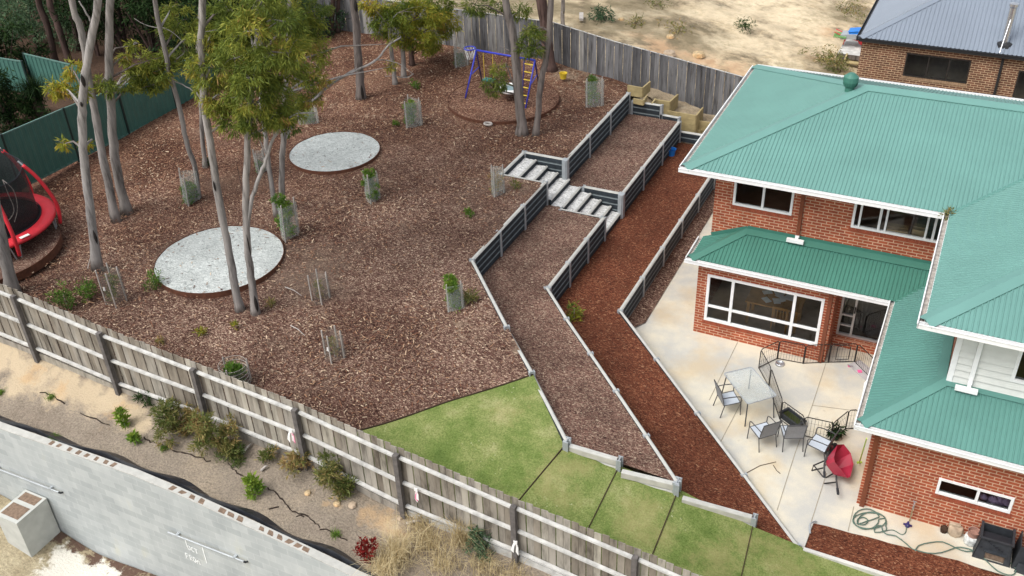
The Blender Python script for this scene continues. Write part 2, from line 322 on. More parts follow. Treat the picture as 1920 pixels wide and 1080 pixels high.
# ------------------------------------------------------------------ mesh builder
ORG = {}
class MB:
    def __init__(s): s.v = []; s.f = []; s.mi = []; s.t = []
    def add(s, vs, fs, mi=0, tint=None):
        o = len(s.v); s.v += [tuple(v) for v in vs]
        for f in fs: s.f.append([o+i for i in f]); s.mi.append(mi); s.t.append(random.random() if tint is None else tint)
    def frame(s, c, ax, ay, az, mi=0, tint=None):
        """box from centre and three half-axis vectors"""
        c = Vector(c); ax, ay, az = Vector(ax), Vector(ay), Vector(az)
        if ax.cross(ay).dot(az) < 0: ax = -ax
        vs = [c+a*ax+b*ay+d*az for d in (-1, 1) for b in (-1, 1) for a in (-1, 1)]
        t = random.random() if tint is None else tint
        s.add(vs, [(0, 2, 3, 1), (4, 5, 7, 6), (0, 1, 5, 4), (2, 6, 7, 3), (0, 4, 6, 2), (1, 3, 7, 5)], mi, t)
    def box(s, x0, x1, y0, y1, z0, z1, mi=0, tint=None):
        s.frame(((x0+x1)/2, (y0+y1)/2, (z0+z1)/2), (abs(x1-x0)/2, 0, 0), (0, abs(y1-y0)/2, 0), (0, 0, abs(z1-z0)/2), mi, tint)
    def bar(s, p, q, w, h, up=(0, 0, 1), mi=0, tint=None):
        p, q = Vector(p), Vector(q); d = q-p; L = d.length
        if L < 1e-6: return
        d /= L; u = Vector(up); a = d.cross(u)
        if a.length < 1e-4: a = d.cross(Vector((1, 0, 0)))
        a.normalize(); b = a.cross(d).normalized()
        s.frame((p+q)/2, d*L/2, a*w/2, b*h/2, mi, tint)
    def tube(s, pts, r, n=8, mi=0, closed=False, tint=None, caps=True, wob=0):
        pts = [Vector(p) for p in pts]; m = len(pts)
        if not hasattr(r, '__len__'): r = [r]*m
        t = random.random() if tint is None else tint
        vs = []; prev = None
        for i, p in enumerate(pts):
            if closed: d = pts[(i+1) % m]-pts[i-1]
            else: d = pts[min(i+1, m-1)]-pts[max(i-1, 0)]
            d = d.normalized() if d.length > 1e-9 else Vector((0, 0, 1))
            if prev is None:
                a = d.cross(Vector((0, 0, 1)))
                if a.length < .05: a = d.cross(Vector((1, 0, 0)))
            else: a = prev-d*prev.dot(d)
            a.normalize(); b = d.cross(a); prev = a
            for k in range(n):
                an = 2*math.pi*k/n; rr = r[i]*(1+wob*random.uniform(-1, 1))
                vs.append(p+(a*math.cos(an)+b*math.sin(an))*rr)
        fs = []
        for i in range(m if closed else m-1):
            j = (i+1) % m
            for k in range(n):
                k2 = (k+1) % n; fs.append((i*n+k, i*n+k2, j*n+k2, j*n+k))
        if caps and not closed: fs += [tuple(range(n))[::-1], tuple(range((m-1)*n, m*n))]
        s.add(vs, fs, mi, t)
    def lathe(s, c, prof, n=24, mi=0, tint=None):
        c = Vector(c); vs = []; m = len(prof)
        for r, z in prof:
            for k in range(n): a = 2*math.pi*k/n; vs.append(c+Vector((r*math.cos(a), r*math.sin(a), z)))
        fs = [(i*n+k, i*n+(k+1) % n, (i+1)*n+(k+1) % n, (i+1)*n+k) for i in range(m-1) for k in range(n)]
        if prof[0][0] > 0.001: fs.append(tuple(range(n))[::-1])
        if prof[-1][0] > 0.001: fs.append(tuple(range((m-1)*n, m*n)))
        s.add(vs, fs, mi, .5 if tint is None else tint)
    def prism(s, poly, z0, z1, mi=0):
        n = len(poly); area = sum(poly[i][0]*poly[(i+1) % n][1]-poly[(i+1) % n][0]*poly[i][1] for i in range(n))
        if area < 0: poly = poly[::-1]
        vs = [(p[0], p[1], z0) for p in poly]+[(p[0], p[1], z1) for p in poly]
        s.add(vs, [tuple(range(n))[::-1], tuple(range(n, 2*n))]+[(i, (i+1) % n, n+(i+1) % n, n+i) for i in range(n)], mi)
    def build(s, name, mats, parent=None, loc=None, smooth=False, uv=None, bevel=0):
        if not isinstance(mats, (list, tuple)): mats = [mats]
        if parent is not None: org = ORG[parent.name]
        else: org = Vector(loc) if loc is not None else Vector((0, 0, 0))
        me = bpy.data.meshes.new(name)
        me.from_pydata([(v[0]-org[0], v[1]-org[1], v[2]-org[2]) for v in s.v], [], s.f)
        for m in mats: me.materials.append(m)
        me.polygons.foreach_set('material_index', s.mi)
        a = me.attributes.new('tint', 'FLOAT', 'FACE'); a.data.foreach_set('value', s.t)
        if smooth: me.polygons.foreach_set('use_smooth', [True]*len(s.f))
        if uv:
            l = me.uv_layers.new(name='UVMap')
            for p in me.polygons:
                n = p.normal
                for li in p.loop_indices:
                    c = me.vertices[me.loops[li].vertex_index].co
                    if abs(n.z) > .7: u = (c.x, c.y)
                    elif abs(n.x) > abs(n.y): u = (c.y+org[1], c.z+org[2])
                    else: u = (c.x+org[0], c.z+org[2])
                    l.data[li].uv = u
        me.update()
        o = bpy.data.objects.new(name, me); COL.objects.link(o)
        if parent is not None: o.parent = parent
        else: o.location = org
        ORG[o.name] = org
        if bevel:
            b = o.modifiers.new('bevel', 'BEVEL'); b.width = bevel; b.segments = 2; b.limit_method = 'ANGLE'
        return o
def tag(o, label, cat, group=None, kind=None):
    if label: o['label'] = label
    if label and not 4 <= len(label.split()) <= 16: print('LABEL', len(label.split()), label)
    if cat: o['category'] = cat
    if group: o['group'] = group
    if kind: o['kind'] = kind
    return o
def thing(name, loc, label, cat, group=None, rz=0):
    o = bpy.data.objects.new(name, None); COL.objects.link(o); o.location = loc; o.rotation_euler = (0, 0, rz)
    o.empty_display_size = .2; ORG[o.name] = Vector(loc); return tag(o, label, cat, group)
def local_thing(name, label, cat, group=None):
    return thing(name, (0, 0, 0), label, cat, group)
def place(o, loc, rz=0, tilt=(0, 0), sc=1):
    o.location = loc; o.rotation_euler = (tilt[0], tilt[1], rz); o.scale = (sc,)*3
def dup(root, label, loc, rz=0, tilt=(0, 0), sc=1):
    def cp(o, par):
        c = o.copy(); COL.objects.link(c); c.parent = par
        for ch in o.children: cp(ch, c)
        return c
    r = cp(root, None); r['label'] = label; place(r, loc, rz, tilt, sc); return r
def structure(o): o['kind'] = 'structure'; return o
def sheet(name, poly, zf, mat, step=.5, loc=(0, 0, 0), dens=True):
    """a piece of ground: an outline filled with a fine net that follows the height function"""
    P = []
    n = len(poly)
    for i in range(n):
        a, b = Vector(poly[i][:2]), Vector(poly[(i+1) % n][:2]); k = max(1, int((b-a).length/step))
        for j in range(k): P.append(a+(b-a)*j/k)
    nb = len(P); xs = [p.x for p in P]; ys = [p.y for p in P]
    def inside(x, y):
        c = False
        for i in range(nb):
            a, b = P[i], P[i-1]
            if (a.y > y) != (b.y > y) and x < (b.x-a.x)*(y-a.y)/(b.y-a.y)+a.x: c = not c
        return c
    x = min(xs)+step*.5
    while x < max(xs):
        y = min(ys)+step*.5
        while y < max(ys):
            q = Vector((x+random.uniform(-.2, .2)*step, y+random.uniform(-.2, .2)*step))
            if inside(q.x, q.y): P.append(q)
            y += step
        x += step
    vs, es, fs, *_ = geometry.delaunay_2d_cdt(P, [(i, (i+1) % nb) for i in range(nb)], [], 1, 1e-5)
    m = MB(); m.v = [(v.x, v.y, zf(v.x, v.y)) for v in vs]
    for f in fs:
        a, b, c = [vs[i] for i in f[:3]]
        f = list(f) if (b-a).cross(c-a) > 0 else list(f)[::-1]
        m.f.append(f); m.mi.append(0); m.t.append(.5)
    return m.build(name, mat, loc=loc, smooth=True)
def arr_mesh(name, V, k, tint, mat, parent=None, loc=(0, 0, 0)):
    """fast mesh of many k-cornered faces"""
    org = ORG[parent.name] if parent is not None else Vector(loc)
    V = (np.asarray(V, dtype=np.float64)-np.array(org)).astype(np.float32); nf = len(V)//k
    me = bpy.data.meshes.new(name); me.vertices.add(len(V)); me.vertices.foreach_set('co', V.ravel())
    me.loops.add(len(V)); me.loops.foreach_set('vertex_index', np.arange(len(V), dtype=np.int32))
    me.polygons.add(nf); me.polygons.foreach_set('loop_start', np.arange(0, len(V), k, dtype=np.int32))
    me.update(calc_edges=True)
    a = me.attributes.new('tint', 'FLOAT', 'FACE'); a.data.foreach_set('value', np.clip(tint, 0, 1).astype(np.float32))
    me.materials.append(mat); me.validate()
    o = bpy.data.objects.new(name, me); COL.objects.link(o)
    if parent is not None: o.parent = parent
    else: o.location = org
    ORG[o.name] = org; return o
def leaf_verts(clumps, n, L, Wd, droop=.6, sub=16, spread=.3, shell=.55, up=0.0):
    """n narrow leaves gathered on twigs inside the clumps; clump = (centre, radius, tint)"""
    C = np.array([c[0] for c in clumps]); R = np.array([c[1] for c in clumps]); T = np.array([c[2] for c in clumps])
    w = R**2; w = w/w.sum()
    ci = rng.choice(len(C), n, p=w)
    nd = rng.normal(size=(len(C)*sub, 3)); nd /= np.linalg.norm(nd, axis=1)[:, None]
    nd *= (shell+(1-shell)*rng.random((len(nd), 1)))
    tw = np.repeat(C, sub, 0)+nd*np.repeat(R, sub)[:, None]*np.array([1, 1, .8])
    tt = np.repeat(T, sub)+rng.normal(0, .13, len(tw))
    ti = ci*sub+rng.integers(0, sub, n)
    p = tw[ti]+rng.normal(size=(n, 3))*(R[ci]*spread*.55)[:, None]*np.array([1, 1, .7])
    out = p-C[ci]; out /= np.linalg.norm(out, axis=1)[:, None]+1e-6
    d = out*.5+rng.normal(size=(n, 3))*.55; d[:, 2] -= droop; d[:, 2] += up; d /= np.linalg.norm(d, axis=1)[:, None]
    s = np.cross(d, rng.normal(size=(n, 3))); s /= np.linalg.norm(s, axis=1)[:, None]+1e-6
    l = L*(.6+.8*rng.random((n, 1))); wv = Wd*(.7+.6*rng.random((n, 1)))
    V = np.stack([p, p+d*l*.45+s*wv, p+d*l, p+d*l*.5-s*wv], 1).reshape(-1, 3)
    return V, tt[ti]+rng.normal(0, .12, n)
def foliage(name, clumps, n, L, Wd, mat, parent=None, loc=(0, 0, 0), **kw):
    V, t = leaf_verts(clumps, n, L, Wd, **kw); return arr_mesh(name, V, 4, t, mat, parent, loc)
def blades(name, base, n, h, w, spread, mat, parent=None, loc=(0, 0, 0), lean=.5, tint=.5):
    b = np.array(base)+np.concatenate([rng.normal(size=(n, 2))*spread, np.zeros((n, 1))], 1)
    an = rng.random(n)*6.283; ln = lean*rng.random(n); hh = h*(.5+.7*rng.random(n))
    dx = np.stack([np.cos(an), np.sin(an), np.zeros(n)], 1); sd_ = np.stack([-np.sin(an), np.cos(an), np.zeros(n)], 1)
    mid = b+dx*(ln*hh*.4)[:, None]+np.array([0, 0, 1])*(hh*.6)[:, None]
    tip = b+dx*(ln*hh*1.1)[:, None]+np.array([0, 0, 1])*(hh*(1-.45*ln))[:, None]
    q = tip+sd_*w*.25
    V = np.stack([b-sd_*w, b+sd_*w, mid+sd_*w*.85, mid-sd_*w*.85, mid-sd_*w*.85, mid+sd_*w*.85, q, tip], 1).reshape(-1, 3)
    return arr_mesh(name, V, 4, np.repeat(tint+rng.normal(0, .22, n), 2), mat, parent, loc)
# ================================================================== GROUND
def ip(x, xs, ys): return float(np.interp(x, xs, ys))
FX = [-37, -30, -27.5, -24.8, -22.1, -19.65, -17, -14.5, -12, -8]
def zfen(x): return ip(x, FX, [2.55, 2.15, 1.93, 1.83, 1.65, 1.15, .93, .6, .2, 0.0])
def z8(x): return ip(x, [-37, -30, -25, -21, -17], [2.5, 2.35, 2.14, 1.84, 1.66])
def zback(x): return ip(x, [-36, -30.4, -25.9, -23.3, -20.9, -18.9, -14, -5], [2.5, 2.5, 2.27, 2.0, 1.48, 1.35, .6, 0])
def yard(x, y):
    if y >= -3:
        z = 2.4
        if y > 8.5 and x > -27: z = 2.4+(zback(x)-2.4)*min(1, (y-8.5)/2.7)*min(1, (x+27)/2)
    elif y >= -8: z = 2.4+(z8(x)-2.4)*(-3-y)/5
    else: z = z8(x)+(zfen(x)-z8(x))*min(1, (-8-y)/2.75)
    return z+.02*math.sin(x*1.7+y)*math.sin(y*1.3-x*.6)-.01
EX = [-17.07, -15.9, -14.5, -12.9, -11.87, -9]
def zend(x): return ip(x, EX, [1.66, 1.32, 1.0, .42, .08, 0.0])
def yend(x): return ip(x, [-17.07, -11.87, -9], [-7.95, -7.45, -7.45])
def lawn(x, y):
    if x < -17.07: return yard(x, y)+.012
    t = max(0, min(1, (yend(x)-y)/(yend(x)+10.75)))
    return zend(x)+(zfen(x)-zend(x))*t+.012*math.sin(2*x)*math.sin(2.3*y)
A1X, B1X, C1X = -21.95, -19.98, -18.12
pA = [at(885, 487, 2.4), at(950, 612, 2.2), at(956, 625, 2.05), at(997, 697, 2.03), at(1000, 706, 1.9), at(1063, 827, 1.8)]
pB = [at(1025, 538, 1.6), at(1062, 597, 1.54), at(1107, 662, 1.48), at(1155, 732, 1.42), at(1212, 816, 1.36), at(1270, 903, 1.28)]
pC0 = at(1163, 582, .8); pC1 = at(1495, 1022, .1)
e0 = at(1000, 704, yard(-18.6, -6.5)); e1 = at(680, 808, 1.65); ed = (e1-e0); e2 = e0+ed*((-10.7-e0.y)/ed.y)
def blob(px, zf, R_):
    C_ = [(atg(u, v, zf), r) for u, v, r in px]
    return lambda x, y: max(math.exp(-((x-c.x)**2+(y-c.y)**2)/(r*r)) for c, r in C_)
YD = structure(sheet('mulch_yard', [(A1X, 9.25), (A1X, 3.45), (-23.42, 3.45), (-23.42, 1.75), (A1X, 1.78), (pA[0].x, pA[0].y), (pA[2].x, pA[2].y), (e0.x, e0.y), (e2.x, e2.y),
     (-37.6, -10.7), (-37.6, 11.2), (-22.0, 11.2)], yard, MULCH, .45))
paint(YD, 'red', lambda x, y: min(1, max(0, (y+3)*.07+(-x-25)*.085+.15)))
paint(YD, 'dirt', blob([(620, 335, .8), (575, 462, .5), (600, 485, .6), (400, 556, .35), (735, 150, .8), (610, 238, .9), (680, 250, .5), (885, 612, .4), (1065, 140, .8), (1100, 130, .5), (520, 500, .5), (655, 330, .4), (700, 150, .4), (880, 520, .3), (640, 640, .3), (985, 645, .3)], yard, 1))
LN = structure(sheet('lawn', [(e0.x, e0.y), (pA[5].x, pA[5].y), (-15.95, -7.86), (-14.5, -7.72), (-12.95, -7.57), (pC1.x, pC1.y), (-11.7, -7.46), (-3, -7.46), (-3, -10.7), (e2.x, e2.y)], lawn, GRASS, .35))
paint(LN, 'worn', blob([(1040, 880, .5), (1075, 870, .5), (1010, 900, .4), (1200, 950, .5), (1230, 1000, .5), (1180, 985, .4), (1350, 1050, .6), (1480, 1060, .6), (960, 760, .4), (800, 815, .4), (1385, 1010, .35), (1440, 1030, .5), (1060, 930, .4)], lawn, 1))
def bedab(x, y):
    if y > -2: return 1.58
    s = min(1, max(0, (x+y+25.04)/2.57)); t = min(1, (-2-y)/6)
    return 1.58+t*((1-s)*-.06+s*-.33)
structure(sheet('mulch_bed', [(A1X, 9.2), (A1X, 3.27), (-21.28, 3.27), (-21.28, 3.37), (B1X, 3.37), (B1X, 9.2)], bedab, BEDM, .4))
structure(sheet('mulch_bed', [(A1X, 1.80), (A1X, -3.1), (pA[1].x, pA[1].y), (pA[3].x, pA[3].y), (pA[5].x, pA[5].y), (-15.9, -7.84), (pB[5].x, pB[5].y), (pB[0].x, pB[0].y), (B1X, 1.69), (-21.4, 1.69), (-21.4, 1.80)], bedab, BEDM, .4))
def bedbc(x, y):
    if y > -1.2: return .77
    s = min(1, max(0, (x+y+22.47)/2.9)); t = min(1, (-1.2-y)/6.3)
    return .77+t*((1-s)*.12+s*-.70)
structure(sheet('red_mulch_bed', [(B1X, 9.2), (pB[0].x, pB[0].y), (pB[5].x, pB[5].y), (-12.95, -7.6), (pC1.x, pC1.y), (pC0.x, pC0.y), (C1X, 9.2)], bedbc, REDM, .4))
def flat(z): return lambda x, y: z
structure(sheet('soil_strip', [(C1X, 9), (C1X, -1.55), (-17.95, -1.45), (-17.66, -.9), (-17.68, 5), (-17.68, 9)], lambda x, y: .03+.3*max(0, (-17.7-x))+.012*math.sin(5*y), MULCH, .2))
structure(sheet('patio', [(-17.72, 11), (-17.72, 4), (-17.72, -.8), (-17.99, -1.3), (pC0.x+.05, pC0.y-.25), (pC1.x, pC1.y), (-11.8, -7.42), (-11.77, -6.62), (-11.6, -6.54), (-8.8, -6.40), (-5.0, -6.35), (-3, -6.3), (-3, 11)], flat(0), PATIO, .8))
structure(sheet('red_mulch_bed', [(-11.76, -6.56), (-11.78, -7.44), (-3, -7.48), (-3, -6.52), (-7.5, -6.47), (-8.8, -6.40)], lambda x, y: .028+.012*math.sin(7*x), REDM, .25))
# concrete edging strip between the red mulch and the patio, and below the lower bed
k = MB(); k.bar((-11.80, -7.46, 0.04), (-3, -7.50, .04), .09, .16)
tag(k.build('garden_edging', KERB), 'pale concrete edging between lawn and the red mulch bed below the house', 'edging')
# slab joints, thin dark grooves
j = MB()
for a, b in (((1549, 680), (1523, 760)), ((1490, 852), (1457, 957)), ((1523, 760), (1490, 852)), ((1550, 887), (1519, 985)), ((1601, 950), (1590, 996)), ((1383, 642), (1330, 750)), ((1392, 750), (1340, 850)), ((1523, 760), (1640, 775))):
    j.bar(at(*a, 0.001), at(*b, 0.001), .018, .012)
structure(j.build('slab_joint', simple('dark_joint', (.30, .27, .21), .9)))
# rear terraced soil
def terr(x, y): return min(zback(x)-.05, 1.9)-(.35 if y < 10.3 else 0)-max(0, (x+21.2))*.18
structure(sheet('terrace_soil', [(-22.1, 9.2), (-22.1, 11.3), (-17.4, 11.3), (-17.4, 9.2)], terr, TERRM, .3))
# outside the paling fence
def zout(x): return ip(x, [-37, -32.7, -30.1, -27.5, -24.8, -22.1, -19.65, -17, -14.5, -11.9, -9], [2.4, 2.2, 2.01, 1.77, 1.70, 1.48, .97, .79, .45, .1, -.2])
BT = [onY(u, v, -12.6) for u, v in ((-150, 748), (0, 804), (100, 839), (250, 892), (330, 926), (400, 958), (480, 995), (570, 1037), (660, 1081))]
BT.insert(0, BT[0]+Vector((-6, 0, .45)))
def zblk(x): return ip(x, [p.x for p in BT]+[-17, -8], [p.z for p in BT]+[BT[-1].z-.25, BT[-1].z-1.4])
def strip(x, y):
    t = min(1, max(0, (-10.75-y)/1.65)); a = zout(x); b = zblk(x)-.06
    return a+(b-a)*t**.8+.04*math.sin(3*x+5*y)*math.sin(4.1*y-x)*(1-t)
FS = structure(sheet('fence_strip', [(-38, -10.66), (-5, -10.66), (-5, -12.42), (-38, -12.42)], strip, STRIPM, .16))
def patch(name, pts, zf, mat, lift=.01, step=.2, rag=.16, seed=1):
    """a ground patch with a ragged outline"""
    r = random.Random(seed); P = []; n = len(pts)
    for i in range(n):
        a, b = Vector(pts[i][:2]), Vector(pts[(i+1) % n][:2]); kk = max(1, int((b-a).length/.22))
        for q in range(kk): P.append(a+(b-a)*q/kk+Vector((r.uniform(-rag, rag), r.uniform(-rag, rag))))
    return structure(sheet(name, P, lambda x, y: zf(x, y)+lift, mat, step))
def gpts(l, zf, z0=2): return [atg(u, v, zf, z0) for u, v in l]
paint(FS, 'clay', blob([(-40, 650, .6), (5, 665, .55), (40, 690, .5), (80, 705, .5), (120, 722, .5), (165, 735, .45), (205, 752, .45), (245, 778, .4), (270, 795, .25), (30, 720, .3), (100, 740, .3), (735, 985, .3)], strip, 1))
paint(FS, 'clay2', blob([(60, 700, .3), (110, 735, .3), (225, 775, .35), (690, 968, .28), (720, 975, .28), (750, 1000, .25), (610, 945, .12), (580, 925, .1), (630, 945, .1)], strip, 1))
ck = MB()
for line in ([(75, 735), (100, 742), (106, 748), (128, 760)], [(150, 775), (182, 787), (215, 803)], [(270, 822), (284, 830), (300, 833), (325, 846), (350, 851), (378, 858), (388, 865), (400, 864)], [(428, 868), (434, 880), (452, 890), (466, 902)], [(502, 915), (516, 922), (530, 938), (544, 955), (560, 963), (578, 970), (592, 982), (604, 992)], [(600, 992), (618, 995), (640, 1008), (660, 1018)], [(556, 968), (575, 967)], [(505, 957), (530, 945)]):
    P = []
    for a, b in zip(line[:-1], line[1:]):
        for q in range(3): P.append((a[0]+(b[0]-a[0])*q/3+random.uniform(-2.2, 2.2), a[1]+(b[1]-a[1])*q/3+random.uniform(-2.2, 2.2)))
    P = gpts(P, strip, 1.4)
    for a, b in zip(P[:-1], P[1:]): ck.bar(a+Vector((0, 0, .0)), b+Vector((0, 0, .0)), random.uniform(.010, .034), .03)
structure(ck.build('soil_crack', CRACK))
LOWZ = -2.02
def low(x, y): return LOWZ+.08*math.sin(x*1.3)*math.sin(y*1.1)+max(0, (-27.8-x))*.22+max(0, -13.6-y)*.02
EG = structure(sheet('excavated_ground', [(-40, -12.62), (-14, -12.62), (-14, -18), (-40, -18)], low, LOWM, .24))
paint(EG, 'pale', blob([(125, 1060, .5), (165, 1075, .5), (205, 1085, .45), (120, 1040, .35), (110, 1085, .4), (150, 1100, .5), (220, 1100, .4)], low, -2))
paint(EG, 'heap', blob([(110, 1000, .3), (150, 1018, .28), (190, 1035, .28), (230, 1050, .32), (265, 1065, .35), (300, 1085, .4), (240, 1072, .3), (95, 1005, .2), (180, 1050, .2), (340, 1100, .4)], low, -2))
# bare hill behind
def hill(x, y): return zback(x)-.1-.10*max(0, y-11.3)*.35+.12*math.sin(x*.9+y*.5)*math.sin(y*.8)
HL = structure(sheet('bare_hillside', [(-38, 11.24), (-4, 11.24), (14, 40), (14, 75), (-70, 75), (-60, 30), (-38, 14)], hill, HILLM, .7))
paint(HL, 'clay', blob([(1250, 95, 1.1), (1310, 112, 1.0), (1370, 130, 1.1), (1410, 145, .8), (1210, 70, .8), (1550, 110, 1.0), (1560, 60, .8), (1240, 75, .6)], hill, 1))
paint(HL, 'grass', blob([(1080, 20, 2), (1130, 45, 2), (1190, 50, 2), (1260, 60, 1.6), (1200, 10, 2.2), (1300, 85, 1), (1000, 10, 3), (890, 10, 2.5), (1330, 60, 1), (1590, 30, 1.6), (1540, 115, 1.2), (1560, 135, 1)], hill, 1))
paint(HL, 'pale', blob([(1450, 30, 3.5), (1400, 80, 1.8), (1500, 80, 2.5), (1480, -20, 4), (1350, 20, 2), (1160, 80, .8)], hill, 1))
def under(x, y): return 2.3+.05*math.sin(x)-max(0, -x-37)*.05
structure(sheet('undergrowth_ground', [(-37.2, -16), (-37.2, 11.4), (-38, 14), (-60, 34), (-90, 30), (-80, -16)], under, DARKM, 1.5))
g = MB(); g.add([(-900, -900, -3.5), (900, -900, -3.5), (900, 900, -3.5), (-900, 900, -3.5)], [(0, 1, 2, 3)])
structure(g.build('ground', LOWM))

# ================================================================== RETAINING WALLS
def sleepers(m, p, q, n, face, th=.1, h=.2, pale=False):
    """n concrete sleepers stacked between posts p and q (top points); face = outward normal"""
    p, q = Vector(p), Vector(q); f = Vector(face).normalized()
    sec = [(-th/2, 0), (th/2-.022, 0), (th/2, .024), (th/2, h-.03), (th/2-.03, h), (-th/2, h)]
    for k in range(n):
        vs = []
        for e in (p, q):
            for a, z in sec: vs.append(e+f*a+Vector((0, 0, z-h*(k+1)-(0 if k == 0 else .004))))
        d = (q-p); flip = d.cross(f).z > 0
        fs = [(i, (i+1) % 6, 6+(i+1) % 6, 6+i) for i in range(6)]
        mis = [0, 1, 0, 1, 1, 0]
        if k == 0: mis[3] = 2; mis[4] = 2
        if pale: mis = [3]*6; mis[4] = 2; mis[3] = 2
        for fc, mi in zip(fs, mis): m.add(vs, [fc if flip else fc[::-1]], mi, .5)
        m.add(vs, [tuple(range(6))[::-1], tuple(range(6, 12))], 0, .5)
SLM = [CHARC, SLEEPEDGE, SLEEPTOP, PALECON]
def hpost(par, p, h, face, w=.09, d=.15, top=.012):
    m = MB(); f = Vector(face).normalized(); s = Vector((-f.y, f.x, 0)); p = Vector(p)
    c = p+Vector((0, 0, top-h/2))
    m.frame(c+f*(d/2-.012), s*w/2, f*.012, (0, 0, h/2)); m.frame(c-f*(d/2-.012), s*w/2, f*.012, (0, 0, h/2)); m.frame(c, s*.012, f*(d/2-.02), (0, 0, h/2-.001))
    return m.build('post', GALV, par)
def rwall(label, bays, face, n=4, posts=None, group=None, th=.1, pale=False, ph=None):
    """bays = list of (p, q); every bay one panel, a post at each end"""
    t = thing('retaining_wall', bays[0][0]-Vector((0, 0, .2*(n[0] if isinstance(n, list) else n))), label, 'retaining wall', group)
    seen = []
    for i, (p, q) in enumerate(bays):
        m = MB(); sleepers(m, p, q, n[i] if isinstance(n, list) else n, face, th, pale=pale); m.build('sleeper_panel', SLM, t)
        for e in (p, q):
            if all((e-s).length > .25 for s in seen):
                seen.append(e); hpost(t, e, (ph or .2*(n[i] if isinstance(n, list) else n)+.1), face, d=th+.05)
    return t
def run(p, q, k): p, q = Vector(p), Vector(q); return [(p+(q-p)*i/k, p+(q-p)*(i+1)/k) for i in range(k)]
EAST = (1, 0, 0); NE = (1, 1, 0); SOUTH = (0, -1, 0)
rwall('charcoal sleeper wall between the mulch yard and the upper bed, beyond the gravel steps', run((A1X, 9.2, 2.4), (A1X, 3.4, 2.4), 3), EAST)
rwall('charcoal sleeper wall from the upper steps to the corner nearest a tree guard', run((A1X, 1.8, 2.4), (A1X, -3.09, 2.4), 3), EAST)
rwall('stepped pale topped wall running down from the upper corner to the lawn edging', [(pA[0], pA[1]), (pA[2], pA[3]), (pA[4], pA[5])], NE)
rwall('charcoal sleeper wall along the red mulch beyond the lower steps, ending by the blue bucket', run((B1X, 9.2, 1.6), (B1X, 3.3, 1.6), 3), EAST)
rwall('charcoal sleeper wall from the foot of the lower steps to the middle corner', run((B1X, 1.72, 1.6), (B1X, -2.44, 1.6), 3), EAST)
rwall('long pale topped wall running down to the lawn between the two mulch beds', list(zip(pB[:-1], pB[1:])), NE)
rwall('low charcoal sleeper wall between the red mulch and the house path', run((C1X, 9.2, .8), pC0, 6), EAST)
rwall('sloping pale edge wall between the red mulch and the patio', run(pC0, pC1, 4), NE, ph=.7)
# end walls stepping down the lawn
def endwall(label, a, za, b, zb, n=2, post=True):
    p, q = at(*a, za), at(*b, zb); t = thing('retaining_wall', p-Vector((0, 0, .4)), label, 'retaining wall', 'short walls stepping down the lawn')
    m = MB(); sleepers(m, p, q, n, SOUTH, .1, pale=True); m.build('sleeper_panel', SLM, t)
    if post: hpost(t, q+Vector((.06, 0, .02)), .65, SOUTH, .11, .17)
    return t
endwall('short pale concrete wall highest on the lawn slope, beside the upper wall end', (1068, 834), 1.72, (1157, 860), 1.56)
endwall('short concrete wall half way down the lawn slope with a dark stained end', (1166, 882), 1.42, (1266, 906), 1.27)
endwall('short pale concrete wall lowest on the lawn slope, below the red mulch', (1280, 932), 1.04, (1410, 968), .62)
hp = thing('steel_post', pA[5]-Vector((0, 0, .9)), 'galvanised steel post capping the upper wall where it meets the lawn', 'post'); hpost(hp, pA[5]+Vector((0, 0, .03)), .9, SOUTH, .13, .2)
hp = thing('steel_post', pB[5]-Vector((0, 0, .9)), 'galvanised steel post capping the middle wall where it meets the lawn', 'post'); hpost(hp, pB[5]+Vector((0, 0, .03)), .9, SOUTH, .15, .22)
# rear cross walls
rwall('short charcoal cross wall closing the upper bed beside the timber planters', [(Vector((-21.8, 9.25, 2.09)), Vector((-20.68, 9.25, 2.09))), (Vector((-20.66, 9.25, 1.74)), Vector((-20.0, 9.25, 1.72)))], SOUTH, [3, 1])
rwall('short charcoal cross wall closing the red mulch bed beside the timber planters', [(Vector((-19.93, 9.25, 1.2)), Vector((-18.2, 9.25, 1.2)))], SOUTH, 2)

# gravel steps
def flight(label, x0, y0, y1, zs, dx, ztop, back):
    t = thing('garden_steps', (x0, y0, zs[-1]), label, 'steps')
    x = x0
    for i, z in enumerate(zs):
        w = dx[i]
        m = MB(); nx, ny = 8, 12
        def hz(a, b): return z-.012+random.uniform(-.012, .012)
        P = [[(x+w*a/nx, y0+.04+(y1-y0-.08)*b/ny, hz(a, b)) for b in range(ny+1)] for a in range(nx+1)]
        for a in range(nx):
            for b in range(ny): m.add([P[a][b], P[a+1][b], P[a+1][b+1], P[a][b+1]], [(0, 1, 2, 3)])
        m.build('tread', WHITEG, t)
        x += w
        m = MB(); sleepers(m, (x-.03, y0+.03, z+.012), (x-.03, y1-.03, z+.012), 1, EAST, .07, .19); m.build('riser', SLM, t)
    return t
flight('upper flight of white gravel steps cut into the mulch yard', -23.38, 1.80, 3.36, [2.24, 2.08, 1.92, 1.76], [.44, .39, .38, .40], 2.4, True)
flight('lower flight of white gravel steps from the wide landing to the red mulch', -21.77, 1.78, 3.28, [1.6, 1.44, 1.28, 1.12, .96], [.42, .36, .35, .35, .33], 1.6, False)
rwall('charcoal side wall on the far side of the upper gravel steps', [(Vector((-23.4, 3.42, 2.4)), Vector((-22.0, 3.42, 2.4)))], SOUTH, 4)
rwall('charcoal side wall on the far side of the lower gravel steps', [(Vector((-21.3, 3.34, 1.6)), Vector((-20.05, 3.34, 1.6)))], SOUTH, 4)
rwall('single sleeper wall behind the top gravel step', [(Vector((-23.44, 1.72, 2.4)), Vector((-23.44, 3.45, 2.4)))], EAST, 1)
